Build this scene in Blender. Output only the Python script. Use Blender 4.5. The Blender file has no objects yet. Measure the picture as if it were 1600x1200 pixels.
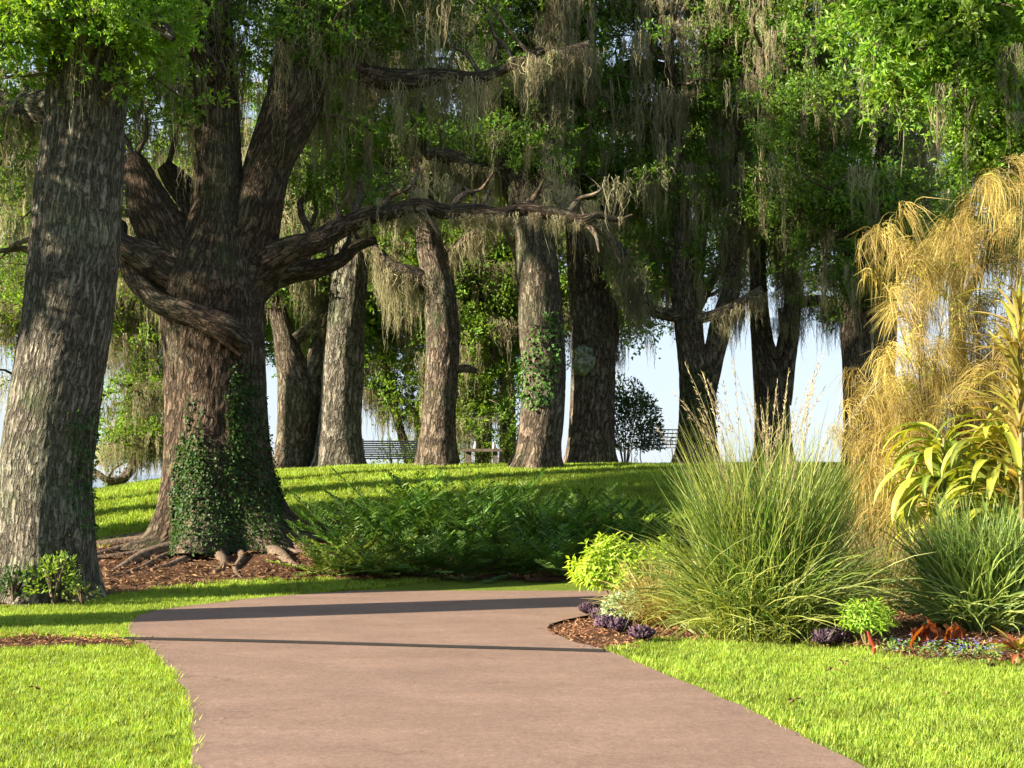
import bpy, math, random
import numpy as np
from mathutils import Vector, Matrix, Euler
random.seed(7)
rng = np.random.default_rng(11)
S = bpy.context.scene
C = S.collection

# ------------------------------------------------------------------ camera, sky, sun, exposure
F_PX, HZ, EYE = 2400.0, 740.0, 1.6          # focal length in photo pixels, horizon row, eye height (m)
cam = bpy.data.cameras.new('camera'); co = bpy.data.objects.new('camera', cam); C.objects.link(co)
cam.sensor_width = 36.0; cam.lens = 36.0*F_PX/1600.0; cam.shift_y = (HZ-600)/1600.0
cam.clip_start = 0.1; cam.clip_end = 9000
co.location = (0, 0, EYE); co.rotation_euler = (math.pi/2, 0, 0)
S.camera = co
SUN_EL = math.radians(21.5); SUN_TR = Vector((1.0, 0.38, 0)).normalized()   # the way sunlight travels over the ground
w = bpy.data.worlds.new('World'); S.world = w; w.use_nodes = True
nt = w.node_tree; nt.nodes.clear()
sky = nt.nodes.new('ShaderNodeTexSky'); sky.sky_type = 'NISHITA'; sky.sun_disc = False
sky.sun_elevation = SUN_EL; sky.sun_rotation = math.atan2(-SUN_TR.x, -SUN_TR.y)
sky.air_density = 1.0; sky.dust_density = 0.3; sky.ozone_density = 4.0
bg = nt.nodes.new('ShaderNodeBackground'); bg.inputs[1].default_value = 0.078
ow = nt.nodes.new('ShaderNodeOutputWorld')
tcw = nt.nodes.new('ShaderNodeTexCoord'); sx = nt.nodes.new('ShaderNodeSeparateXYZ'); nt.links.new(tcw.outputs['Generated'], sx.inputs[0])
mr = nt.nodes.new('ShaderNodeMapRange'); mr.interpolation_type = 'SMOOTHSTEP'; nt.links.new(sx.outputs[2], mr.inputs[0])     # pale summer haze, thickest at the horizon
for k_, v_ in enumerate((0.0, 0.6, .88, .55)): mr.inputs[k_+1].default_value = v_
hz = nt.nodes.new('ShaderNodeMixRGB'); nt.links.new(mr.outputs[0], hz.inputs[0]); nt.links.new(sky.outputs[0], hz.inputs[1]); hz.inputs[2].default_value = (2.3, 2.58, 2.95, 1)
nt.links.new(hz.outputs[0], bg.inputs[0]); nt.links.new(bg.outputs[0], ow.inputs[0])
sl = bpy.data.lights.new('sun', 'SUN'); sl.energy = 5.0; sl.angle = math.radians(0.6); sl.color = (1.0, 0.88, 0.70)
so = bpy.data.objects.new('sun', sl); C.objects.link(so)
sd = Vector((SUN_TR.x*math.cos(SUN_EL), SUN_TR.y*math.cos(SUN_EL), -math.sin(SUN_EL)))
so.rotation_euler = sd.to_track_quat('-Z', 'Y').to_euler(); so.location = (-20, -5, 25)
S.view_settings.view_transform = 'Standard'; S.view_settings.look = 'None'
S.view_settings.exposure = 2.12; S.view_settings.gamma = 1.0; S.view_settings.use_curve_mapping = False
cy = S.cycles
cy.max_bounces = 7; cy.diffuse_bounces = 3; cy.glossy_bounces = 2; cy.transmission_bounces = 4; cy.transparent_max_bounces = 4
cy.use_adaptive_sampling = True; cy.adaptive_threshold = 0.02
cy.caustics_reflective = False; cy.caustics_refractive = False

# ------------------------------------------------------------------ small maths
def W(px, py, Y): return np.array(((px-800)/F_PX*Y, Y, EYE+(HZ-py)/F_PX*Y))
def sstep(a, b, x):
    t = np.clip((np.asarray(x, float)-a)/(b-a), 0, 1); return t*t*(3-2*t)
def _h(ix, iy, iz):
    v = np.sin(ix*127.1+iy*311.7+iz*74.7)*43758.5453
    return v-np.floor(v)
def vnoise(P):
    P = np.asarray(P, float); i = np.floor(P); f = P-i; f = f*f*(3-2*f)
    x, y, z = i[..., 0], i[..., 1], i[..., 2]; r = 0
    for dx in (0, 1):
        for dy in (0, 1):
            for dz in (0, 1):
                wgt = (f[..., 0] if dx else 1-f[..., 0])*(f[..., 1] if dy else 1-f[..., 1])*(f[..., 2] if dz else 1-f[..., 2])
                r = r+wgt*_h(x+dx, y+dy, z+dz)
    return r
def fbm(P, o=3):
    P = np.asarray(P, float); s = 0; a = .5
    for k in range(o): s = s+a*vnoise(P*(2**k)+17.3*k); a *= .5
    return s
def ground(X, Y):
    X = np.asarray(X, float); Y = np.asarray(Y, float)
    H = np.interp(X, [-40, -11, -9.1, -7.6, -5.2, -3.3, 0, 8, 30], [.6, 1.02, 1.22, 1.46, 1.66, 1.76, 1.80, 1.80, 1.7])
    z = H*sstep(19.6, 33.2, Y)
    z = z-sstep(34.5, 62, Y)*(H+5.0)
    z = z+0.05*(vnoise(np.stack([X*.35, Y*.35, X*0], -1))-.5)*sstep(20, 24, Y)
    return z
def og(px, py):
    """the place on the ground seen at a picture position"""
    Y = 4.0
    while Y < 60:
        p = W(px, py, Y)
        if p[2] <= float(ground(p[0], p[1])): break
        Y += .05
    return np.array((p[0], p[1], float(ground(p[0], p[1]))))
def inside(P, poly):
    P = np.asarray(P); x, y = P[:, 0], P[:, 1]; r = np.zeros(len(P), bool); n = len(poly)
    for i in range(n):
        x0, y0 = poly[i][:2]; x1, y1 = poly[(i+1) % n][:2]
        c = ((y0 > y) != (y1 > y)) & (x < (x1-x0)*(y-y0)/(y1-y0+1e-12)+x0); r ^= c
    return r
def catmull(P, n):
    P = np.asarray(P, float); d = np.r_[0, np.cumsum(np.linalg.norm(np.diff(P[:, :3], axis=0), axis=1))]
    Q = np.vstack([2*P[0]-P[1], P, 2*P[-1]-P[-2]])
    t = np.linspace(0, d[-1], n); out = []
    for s in t:
        k = min(max(np.searchsorted(d, s)-1, 0), len(P)-2); u = (s-d[k])/(d[k+1]-d[k]+1e-9)
        a, b, c, e = Q[k], Q[k+1], Q[k+2], Q[k+3]
        out.append(.5*(2*b+(c-a)*u+(2*a-5*b+4*c-e)*u*u+(3*b-a-3*c+e)*u**3))
    return np.array(out)

# ------------------------------------------------------------------ mesh and object helpers
def tag(o, label=None, cat=None, group=None, kind=None):
    if label: o['label'] = label
    if cat: o['category'] = cat
    if group: o['group'] = group
    if kind: o['kind'] = kind
    return o
def mesh(name, V, F4=None, F3=None, mat=None, uv=None, tint=None, smooth=True):
    me = bpy.data.meshes.new(name); V = np.asarray(V, np.float32)
    F4 = np.zeros((0, 4), int) if F4 is None or len(F4) == 0 else np.asarray(F4)
    F3 = np.zeros((0, 3), int) if F3 is None or len(F3) == 0 else np.asarray(F3)
    lv = np.concatenate([F4.ravel(), F3.ravel()]).astype(np.int32)
    tot = np.r_[np.full(len(F4), 4), np.full(len(F3), 3)].astype(np.int32)
    me.vertices.add(len(V)); me.vertices.foreach_set('co', V.ravel())
    me.loops.add(len(lv)); me.loops.foreach_set('vertex_index', lv)
    me.polygons.add(len(tot)); me.polygons.foreach_set('loop_start', (np.cumsum(tot)-tot).astype(np.int32))
    me.update(calc_edges=True)
    me.polygons.foreach_set('use_smooth', np.full(len(tot), smooth))
    if uv is not None:
        l = me.uv_layers.new(name='UVMap'); l.data.foreach_set('uv', np.asarray(uv, np.float32)[lv].ravel())
    if tint is not None:
        a = me.attributes.new('tint', 'FLOAT', 'POINT'); a.data.foreach_set('value', np.asarray(tint, np.float32))
    if mat: me.materials.append(mat)
    me.validate(); return me
def obj(name, me, parent=None, loc=(0, 0, 0), rot=(0, 0, 0), sc=1):
    o = bpy.data.objects.new(name, me); C.objects.link(o)
    o.location = loc; o.rotation_euler = rot; o.scale = (sc,)*3 if np.isscalar(sc) else sc
    if parent: o.parent = parent
    return o
def empty(name, loc, label, cat, group=None, rz=0):
    o = bpy.data.objects.new(name, None); C.objects.link(o); o.location = loc; o.rotation_euler = (0, 0, rz)
    o.empty_display_size = .2
    return tag(o, label, cat, group)
def copy_tree(o, parent=None):
    c = o.copy(); C.objects.link(c); c.parent = parent
    for ch in [x for x in KIDS.get(o.name, [])]: copy_tree(ch, c)
    return c
KIDS = {}
class MB:
    def __init__(s): s.V = []; s.F4 = []; s.F3 = []; s.T = []; s.U = []; s.n = 0
    def add(s, V, F4=None, F3=None, T=None, U=None):
        V = np.asarray(V, float); s.V.append(V)
        if F4 is not None and len(F4): s.F4.append(np.asarray(F4)+s.n)
        if F3 is not None and len(F3): s.F3.append(np.asarray(F3)+s.n)
        s.T.append(np.zeros(len(V)) if T is None else np.broadcast_to(np.asarray(T, float), (len(V),)))
        s.U.append(np.zeros((len(V), 2)) if U is None else U)
        s.n += len(V)
    def mesh(s, name, mat, smooth=True):
        return mesh(name, np.vstack(s.V), np.vstack(s.F4) if s.F4 else None, np.vstack(s.F3) if s.F3 else None, mat,
                    np.vstack(s.U), np.concatenate(s.T), smooth)
    def box(s, c, d, M=None, T=0):
        c = np.array(c); d = np.array(d)/2
        V = np.array([(x, y, z) for z in (-1, 1) for y in (-1, 1) for x in (-1, 1)])*d+c
        if M is not None: V = V@np.array(M).T
        s.add(V, [(0, 2, 3, 1), (4, 5, 7, 6), (0, 1, 5, 4), (2, 6, 7, 3), (0, 4, 6, 2), (1, 3, 7, 5)], T=T)
def tube(P, seg=8, disp=None, cap=True):
    """P: n x 4 (x,y,z,r). Returns V, F4, uv. disp(theta, length, pos, normal, r) gives the new radius."""
    P = np.asarray(P, float); n = len(P); X = P[:, :3]
    T = np.gradient(X, axis=0); T /= np.linalg.norm(T, axis=1)[:, None]+1e-9
    a = np.array((0, 1., 0)) if abs(T[0][1]) < .8 else np.array((1., 0, 0))
    u = a-T[0]*np.dot(a, T[0]); u /= np.linalg.norm(u); Us = [u]
    for k in range(1, n):
        u = u-T[k]*np.dot(u, T[k]); u /= np.linalg.norm(u)+1e-9; Us.append(u)
    Us = np.array(Us); Vs = np.cross(T, Us)
    th = np.linspace(0, 2*np.pi, seg+1)        # the seam lies on the far side (+Y)
    N = Us[:, None, :]*np.cos(th)[None, :, None]+Vs[:, None, :]*np.sin(th)[None, :, None]
    L = np.r_[0, np.cumsum(np.linalg.norm(np.diff(X, axis=0), axis=1))]
    R = np.repeat(P[:, 3][:, None], seg+1, 1)
    if disp is not None:
        R = disp(np.repeat(th[None], n, 0), np.repeat(L[:, None], seg+1, 1), X[:, None, :]+N*R[..., None], N, R)
        R[:, -1] = R[:, 0]
    G = X[:, None, :]+N*R[..., None]
    rm = P[:, 3].mean()
    uv = np.stack([np.repeat(th[None], n, 0)*rm, np.repeat(L[:, None], seg+1, 1)], -1)
    i, j = np.meshgrid(np.arange(n-1), np.arange(seg), indexing='ij'); b = i*(seg+1)+j
    Fq = np.stack([b, b+1, b+seg+2, b+seg+1], -1).reshape(-1, 4)
    return G.reshape(-1, 3), Fq, uv.reshape(-1, 2), N.reshape(-1, 3)
def kites(P, D, N, L, Wd, fold=.25, pos=.4):
    """leaves: base P, direction D, normal N, length L, width Wd -> V, F4 (two halves: base,left,tip,right)"""
    P, D, N = map(np.asarray, (P, D, N)); n = len(P)
    D = D/(np.linalg.norm(D, axis=1)[:, None]+1e-9); B = np.cross(D, N); B /= np.linalg.norm(B, axis=1)[:, None]+1e-9
    N = np.cross(B, D); L = np.broadcast_to(L, n)[:, None]; Wd = np.broadcast_to(Wd, n)[:, None]
    m = P+D*L*pos+N*Wd*fold
    V = np.stack([P, m+B*Wd*.5, P+D*L, m-B*Wd*.5], 1).reshape(-1, 3)
    b = np.arange(n)[:, None]*4
    return V, (b+np.array([[0, 1, 2, 3]]))
def rdir(n, up=0.):
    v = rng.normal(size=(n, 3)); v[:, 2] += up; return v/np.linalg.norm(v, axis=1)[:, None]
def ribbon(paths, wid, twist=None):
    """paths: m x k x 3, wid m x k : thin blades -> V,F4"""
    m, k, _ = paths.shape
    T = np.gradient(paths, axis=1); side = np.cross(T, np.array((0, 0, 1.))) if twist is None else np.cross(T, twist[:, None, :])
    side /= np.linalg.norm(side, axis=2)[..., None]+1e-9
    V = np.stack([paths-side*wid[..., None]/2, paths+side*wid[..., None]/2], 2).reshape(-1, 3)
    b = (np.arange(m)[:, None]*k+np.arange(k-1)[None])*2
    return V, np.stack([b, b+1, b+3, b+2], -1).reshape(-1, 4)

# ------------------------------------------------------------------ materials
class NB:
    def __init__(s, name):
        s.m = bpy.data.materials.new(name); s.m.use_nodes = True; s.t = s.m.node_tree; s.t.nodes.clear()
        s.out = s.n('OutputMaterial')
    def n(s, typ, **kw):
        nd = s.t.nodes.new('ShaderNode'+typ)
        for k, v in kw.items():
            if k.startswith('i_'): nd.inputs[int(k[2:]) if k[2:].isdigit() else k[2:].replace('_', ' ')].default_value = v
            else: setattr(nd, k, v)
        return nd
    def l(s, a, b): s.t.links.new(a, b); return b
    def noise(s, vec, scale, detail=4, rough=.55):
        n = s.n('TexNoise'); n.inputs['Scale'].default_value = scale; n.inputs['Detail'].default_value = detail; n.inputs['Roughness'].default_value = rough
        if vec is not None: s.l(vec, n.inputs['Vector'])
        return n.outputs['Fac']
    def ramp(s, fac, stops):
        r = s.n('ValToRGB'); e = r.color_ramp.elements
        while len(e) < len(stops): e.new(.5)
        for k, (p, c) in enumerate(stops): e[k].position = p; e[k].color = (*c, 1) if len(c) == 3 else c
        s.l(fac, r.inputs[0]); return r.outputs[0]
    def mix(s, f, a, b, mode='MIX'):
        m = s.n('MixRGB', blend_type=mode)
        for i, v in enumerate((f, a, b)):
            if isinstance(v, (int, float)): m.inputs[i].default_value = v
            elif isinstance(v, tuple): m.inputs[i].default_value = (*v, 1)
            else: s.l(v, m.inputs[i])
        return m.outputs[0]
    def math(s, op, a, b=0., clamp=False):
        m = s.n('Math', operation=op, use_clamp=clamp)
        for i, v in enumerate((a, b)):
            if isinstance(v, (int, float)): m.inputs[i].default_value = v
            else: s.l(v, m.inputs[i])
        return m.outputs[0]
    def mapr(s, v, a, b, c, d):
        m = s.n('MapRange'); s.l(v, m.inputs[0])
        for i, x in enumerate((a, b, c, d)): m.inputs[i+1].default_value = x
        return m.outputs[0]
    def coord(s, which='Object', scale=(1, 1, 1)):
        t = s.n('TexCoord'); m = s.n('Mapping'); s.l(t.outputs[which], m.inputs[0]); m.inputs['Scale'].default_value = scale; return m.outputs[0]
    def finish(s, col, rough=.8, bump=None, dist=.02, strength=1., spec=.3, metal=0):
        p = s.n('BsdfPrincipled')
        if isinstance(col, tuple): p.inputs['Base Color'].default_value = (*col, 1)
        else: s.l(col, p.inputs['Base Color'])
        if isinstance(rough, (int, float)): p.inputs['Roughness'].default_value = rough
        else: s.l(rough, p.inputs['Roughness'])
        p.inputs['Specular IOR Level'].default_value = spec; p.inputs['Metallic'].default_value = metal
        if bump is not None:
            b = s.n('Bump'); b.inputs['Distance'].default_value = dist; b.inputs['Strength'].default_value = strength
            s.l(bump, b.inputs['Height']); s.l(b.outputs[0], p.inputs['Normal'])
        s.l(p.outputs[0], s.out.inputs[0]); return s.m
def leaf_mat(name, c1, c2, trans=.4, gloss=.07, tc=None, rough=.4, thin=None):
    b = NB(name); oi = b.n('ObjectInfo'); at = b.n('Attribute'); at.attribute_name = 'tint'
    col = b.mix(at.outputs['Fac'], c1, c2)
    hs = b.n('HueSaturation'); b.l(col, hs.inputs['Color'])
    b.l(b.mapr(oi.outputs['Random'], 0, 1, .486, .512), hs.inputs['Hue'])
    nz = b.noise(b.n('NewGeometry').outputs['Position'], .9, 2)
    b.l(b.math('MULTIPLY', b.mapr(oi.outputs['Random'], 0, 1, .72, 1.25), b.mapr(nz, .3, .7, .75, 1.25)), hs.inputs['Value'])
    col = hs.outputs[0]
    d = b.n('BsdfDiffuse'); b.l(col, d.inputs[0])
    t = b.n('BsdfTranslucent')
    tcol = b.mix(1.0, col, tc if tc else (1.5, 1.45, .6), 'MULTIPLY'); b.l(tcol, t.inputs[0])
    m = b.n('MixShader'); m.inputs[0].default_value = trans; b.l(d.outputs[0], m.inputs[1]); b.l(t.outputs[0], m.inputs[2])
    g = b.n('BsdfGlossy'); g.inputs['Roughness'].default_value = .55; g.inputs[0].default_value = (.8, .85, .8, 1); gloss *= .38
    m2 = b.n('MixShader'); m2.inputs[0].default_value = gloss; b.l(m.outputs[0], m2.inputs[1]); b.l(g.outputs[0], m2.inputs[2])
    b.l(m2.outputs[0], b.out.inputs[0]); return b.m
def bark_mat(name, c0, c1, c2, lichen=.35, sc=1., bd=.03):
    b = NB(name); uv = b.coord('UV'); geo = b.n('NewGeometry').outputs['Position']
    def warp(sx, sy, wx, wy):
        m = b.n('Mapping'); b.l(uv, m.inputs[0]); m.inputs['Scale'].default_value = (sx*sc, sy*sc, 1)
        mw = b.n('VectorMath', operation='ADD'); b.l(m.outputs[0], mw.inputs[0]); cw = b.n('CombineXYZ')
        b.l(b.math('MULTIPLY', b.noise(geo, 4.5, 3), wx), cw.inputs[0]); b.l(b.math('MULTIPLY', b.noise(geo, 9, 2), wy), cw.inputs[1]); b.l(cw.outputs[0], mw.inputs[1]); return mw.outputs[0]
    v1 = b.n('TexVoronoi', feature='DISTANCE_TO_EDGE'); v1.inputs['Scale'].default_value = 1.; b.l(warp(25, 8.0, 1.5, 1.2), v1.inputs['Vector'])
    rn = b.noise(warp(13, 2.6, 1.3, .8), 1., 4, .6); rd = b.math('MULTIPLY', b.math('ABSOLUTE', b.math('SUBTRACT', rn, .5)), 7.5, True)                       # long vertical furrows
    f = b.noise(geo, 60, 4, .75)
    ridge = b.math('SUBTRACT', 1., b.math('ABSOLUTE', b.math('MULTIPLY', b.math('SUBTRACT', rd, .5), 5.)), True)
    plate = b.mapr(v1.outputs['Distance'], 0, .34, 0, 1)
    h = b.math('ADD', b.math('ADD', b.math('MULTIPLY', plate, .32), b.math('MULTIPLY', rd, .95)), b.math('MULTIPLY', f, .25))
    cf = b.math('ADD', b.math('ADD', b.math('MULTIPLY', plate, .20), b.math('MULTIPLY', rd, .38)), b.math('MULTIPLY', f, .42))
    col = b.ramp(cf, [(.22, c0), (.5, c1), (.78, c2)])
    big = b.noise(geo, .8, 6, .65)
    col = b.mix(b.mapr(big, .5, .68, 0, lichen), col, b.mix(1., (.95, 1., .8), b.ramp(cf, [(.25, (.06, .065, .05)), (.7, (.26, .275, .22))]), 'MULTIPLY'))
    sp = b.noise(geo, 9, 5, .7)
    col = b.mix(b.mapr(sp, .6, .72, 0, .55*lichen*2), col, (.28, .30, .25))
    col = b.mix(b.mapr(b.noise(geo, 1.7, 4, .6), .56, .72, 0, .6), col, (.05, .07, .028))
    return b.finish(col, .95, h, bd, 1., .12)
BARK = bark_mat('bark_ridged', (.018, .014, .010), (.098, .075, .053), (.23, .18, .135), .45)
BARK2 = bark_mat('bark_grey_ridged', (.022, .020, .015), (.115, .100, .076), (.265, .24, .19), .75, .9, .035)
BARKS = bark_mat('bark_small_limbs', (.04, .03, .022), (.14, .10, .07), (.26, .20, .14), .5, 1.6, .012)
LEAF = leaf_mat('oak_leaf', (.055, .135, .014), (.16, .26, .026), .42, .07)
LEAFB = leaf_mat('oak_leaf_sunlit', (.09, .20, .016), (.24, .38, .035), .5, .08)  # brighter copy of the oak leaf, sunlight put into its colour
LEAFD = leaf_mat('oak_leaf_far', (.07, .15, .016), (.19, .28, .03), .45, .05)
MOSS = leaf_mat('spanish_moss', (.18, .185, .105), (.38, .335, .21), .35, 0.0, (1.1, 1., .8))
LAWN = leaf_mat('lawn_blade', (.15, .265, .022), (.40, .48, .07), .45, .05, (1.2, 1.15, .5))
IVY = leaf_mat('ivy_leaf', (.018, .055, .008), (.045, .10, .014), .3, .06)
HEDGE = leaf_mat('coontie_leaf', (.035, .10, .012), (.12, .22, .025), .35, .10, rough=.3)
LIME = leaf_mat('lime_leaf', (.20, .33, .02), (.38, .50, .05), .45, .05)
GRASS1 = leaf_mat('tall_grass_blade', (.055, .165, .014), (.42, .46, .10), .4, .08, (1.15, 1.1, .6))
GRASS2 = leaf_mat('blue_grass_blade', (.05, .12, .018), (.36, .40, .10), .35, .1, (1.15, 1.1, .6))
GRASS3 = leaf_mat('straw_grass_blade', (.20, .20, .05), (.46, .36, .12), .4, .06, (1.1, 1.05, .6))
GOLD = leaf_mat('golden_strand', (.26, .19, .045), (.50, .40, .12), .4, .05, (1.1, 1., .6))
PALM = leaf_mat('broad_palm_leaf', (.11, .19, .02), (.42, .45, .05), .45, .1, (1.2, 1.1, .5), .3)
CORD = leaf_mat('cordyline_leaf', (.26, .30, .03), (.52, .40, .12), .5, .08, (1.2, 1., .5))
KALE = leaf_mat('kale_leaf', (.028, .014, .028), (.15, .09, .13), .2, .08, (1, 1, 1))
CHARD = leaf_mat('chard_leaf', (.10, .018, .010), (.30, .10, .012), .5, .08, (1.3, 1., .5))
SILV = leaf_mat('silver_leaf', (.22, .30, .16), (.40, .46, .28), .3, .03)
DRYL = leaf_mat('dry_leaf', (.10, .055, .028), (.27, .16, .085), .2, .03, (1, 1, 1))
CHIP = leaf_mat('mulch_chip', (.11, .05, .025), (.34, .18, .095), .05, .02, (1, 1, 1))
BLUE = leaf_mat('blue_petal', (.16, .26, .62), (.40, .52, .85), .3, .03, (1, 1, 1))
REDST = NB('red_stem').finish((.25, .03, .012), .5)
IRON = NB('black_iron').finish((.02, .022, .024), .45, spec=.5)
SLATM = NB('dark_painted_slat').finish((.018, .024, .026), .8, spec=.15)
STONE = NB('table_stone'); STONE = STONE.finish(STONE.ramp(STONE.noise(STONE.coord('Object'), 9, 5), [(.3, (.06, .045, .035)), (.7, (.15, .115, .09))]), .85)
CANE = NB('green_brown_cane').finish((.16, .13, .05), .6)
b = NB('ground_turf'); p = b.n('NewGeometry').outputs['Position']
GROUND = b.finish(b.ramp(b.math('ADD', b.math('MULTIPLY', b.noise(p, 1.1, 4), .4), b.math('MULTIPLY', b.noise(p, 28, 5, .7), .6)),
                         [(.3, (.06, .085, .015)), (.55, (.13, .18, .022)), (.75, (.22, .26, .04))]), 1., b.noise(p, 40, 4), .03, 1., .05)
b = NB('mulch'); p = b.n('NewGeometry').outputs['Position']
MULCH = b.finish(b.ramp(b.math('ADD', b.math('MULTIPLY', b.noise(p, 2.1, 4), .4), b.math('MULTIPLY', b.noise(p, 38, 5, .75), .6)),
                        [(.32, (.032, .018, .011)), (.5, (.095, .050, .03)), (.68, (.22, .13, .085))]), 1., b.noise(p, 45, 5, .7), .04, 1., .05)
b = NB('path_asphalt'); p = b.n('NewGeometry').outputs['Position']
mm = b.n('Mapping'); b.l(p, mm.inputs[0]); mm.inputs['Scale'].default_value = (.6, .9, 1)
f1 = b.noise(mm.outputs[0], 1.6, 6, .62); f2 = b.noise(p, 46, 6, .95); f3 = b.noise(p, 9, 5, .7)
col = b.ramp(b.math('ADD', b.math('MULTIPLY', f1, .62), b.math('MULTIPLY', f3, .38)), [(.36, (.160, .104, .076)), (.5, (.188, .122, .09)), (.64, (.225, .15, .112))])
col = b.mix(.55, col, b.ramp(f2, [(.34, (.3, .29, .28)), (.5, (1., 1., 1.)), (.66, (2.2, 2.15, 2.05))]), 'MULTIPLY')
vo = b.n('TexVoronoi'); vo.inputs['Scale'].default_value = 7.; b.l(p, vo.inputs['Vector'])
col = b.mix(b.mapr(vo.outputs['Distance'], .02, .05, .35, 0), col, (.10, .07, .05))
vc = b.n('TexVoronoi', feature='DISTANCE_TO_EDGE'); vc.inputs['Scale'].default_value = .42
wq = b.n('VectorMath', operation='ADD'); b.l(p, wq.inputs[0]); cq = b.n('CombineXYZ'); b.l(b.math('MULTIPLY', b.noise(p, 2.3, 6, .7), 1.3), cq.inputs[0]); b.l(b.math('MULTIPLY', b.noise(p, 1.7, 6, .7), 1.3), cq.inputs[1]); b.l(cq.outputs[0], wq.inputs[1]); b.l(wq.outputs[0], vc.inputs['Vector'])
crk = b.math('MULTIPLY', b.mapr(vc.outputs['Distance'], .0, .006, .65, 0), b.mapr(b.noise(p, .8, 2), .5, .6, 0, 1), True); col = b.mix(crk, col, (.06, .04, .03))
col = b.mix(b.mapr(b.noise(p, 1.1, 5, .7), .56, .70, 0, .35), col, (.13, .095, .08)); col = b.mix(b.mapr(b.noise(p, 3.1, 6, .75), .60, .70, 0, .4), col, (.26, .19, .145))
PATH = b.finish(col, .85, b.math('ADD', b.math('MULTIPLY', f2, .5), f3), .006, .9, .25)
b = NB('joint_rubber'); JOINT = b.finish((.012, .011, .010), .8)
b = NB('lake_water'); p = b.n('NewGeometry').outputs['Position']
WATER = b.finish((.10, .14, .17), .18, b.noise(p, 1.2, 4), .05, .4, .5)
b = NB('bare_roots'); p = b.n('NewGeometry').outputs['Position']
ROOT = b.finish(b.ramp(b.noise(p, 14, 5, .7), [(.3, (.045, .032, .024)), (.7, (.19, .14, .10))]), .9, b.noise(p, 30, 4), .02, 1, .1)
b = NB('knot_lichen'); p = b.n('NewGeometry').outputs['Position']
KNOT = b.finish(b.ramp(b.noise(p, 9, 5, .7), [(.36, (.05, .06, .04)), (.52, (.17, .20, .14)), (.68, (.46, .50, .40))]), .9, b.noise(p, 20, 4), .03, 1, .1)

# ------------------------------------------------------------------ scattering (one object of uncountable leaves, blades, strands)
def scatter(name, pts, rot, scl, variants, parent=None, loc=(0, 0, 0)):
    pts = np.asarray(pts, np.float32)-np.asarray(loc, np.float32)
    n = len(pts); me = bpy.data.meshes.new(name); me.vertices.add(n); me.vertices.foreach_set('co', pts.ravel())
    a = me.attributes.new('rot', 'FLOAT_VECTOR', 'POINT'); a.data.foreach_set('vector', np.asarray(rot, np.float32).ravel())
    a = me.attributes.new('scl', 'FLOAT_VECTOR', 'POINT'); s = np.asarray(scl, np.float32)
    if s.ndim == 1: s = np.repeat(s[:, None], 3, 1)
    a.data.foreach_set('vector', s.ravel())
    a = me.attributes.new('idx', 'INT', 'POINT'); a.data.foreach_set('value', rng.integers(0, len(variants), n).astype(np.int32))
    me.update()
    g = bpy.data.node_groups.new(name+'_scatter', 'GeometryNodeTree')
    g.interface.new_socket('Geometry', in_out='INPUT', socket_type='NodeSocketGeometry')
    g.interface.new_socket('Geometry', in_out='OUTPUT', socket_type='NodeSocketGeometry')
    N = g.nodes; gi = N.new('NodeGroupInput'); go = N.new('NodeGroupOutput'); io = N.new('GeometryNodeInstanceOnPoints')
    gg = N.new('GeometryNodeGeometryToInstance')
    for v in reversed(variants):
        oi = N.new('GeometryNodeObjectInfo'); oi.inputs['Object'].default_value = v; g.links.new(oi.outputs['Geometry'], gg.inputs[0])
    io.inputs['Pick Instance'].default_value = True
    def att(nm, typ):
        x = N.new('GeometryNodeInputNamedAttribute'); x.data_type = typ; x.inputs['Name'].default_value = nm; return x.outputs[0]
    e2r = N.new('FunctionNodeEulerToRotation'); g.links.new(att('rot', 'FLOAT_VECTOR'), e2r.inputs[0])
    g.links.new(gi.outputs[0], io.inputs['Points']); g.links.new(gg.outputs[0], io.inputs['Instance'])
    g.links.new(att('idx', 'INT'), io.inputs['Instance Index']); g.links.new(e2r.outputs[0], io.inputs['Rotation'])
    g.links.new(att('scl', 'FLOAT_VECTOR'), io.inputs['Scale']); g.links.new(io.outputs[0], go.inputs[0])
    o = bpy.data.objects.new(name, me); C.objects.link(o); o.location = loc
    if parent: o.parent = parent; o.location = np.asarray(loc)-np.asarray(parent.location)
    m = o.modifiers.new('scatter', 'NODES'); m.node_group = g
    o['kind'] = 'stuff'; return o
def proto(me): return bpy.data.objects.new(me.name, me)      # a source shape for scattering, not in the scene itself

def spray(mat, nl=46, R=.36, L=.085, Wd=.042, twig=True):
    """a leafy twig end"""
    mb = MB(); nt_ = 7
    tips = rdir(nt_, .5)*rng.uniform(.55, 1., (nt_, 1))*R
    per = nl//nt_; P = []; D = []
    for t in tips:
        for q in range(per):
            u = rng.uniform(.25, 1.05); P.append(t*u+rng.normal(size=3)*.02); D.append(t/np.linalg.norm(t)*.7+rng.normal(size=3)*.75)
    P = np.array(P); D = np.array(D); N = rng.normal(size=P.shape)*.7+np.array((0, 0, .9))
    ll = L*rng.uniform(.65, 1.25, len(P)); V, F = kites(P, D, N, ll, ll*Wd/L)
    mb.add(V, F, T=np.repeat(rng.uniform(0, 1, len(P)), 4))
    return proto(mb.mesh('leaf_spray', mat, False))
SPR = [spray(LEAF) for _ in range(5)]
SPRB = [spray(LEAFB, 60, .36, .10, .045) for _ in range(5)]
SPRD = [spray(LEAFD, 40, .42, .10, .055) for _ in range(4)]
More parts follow.
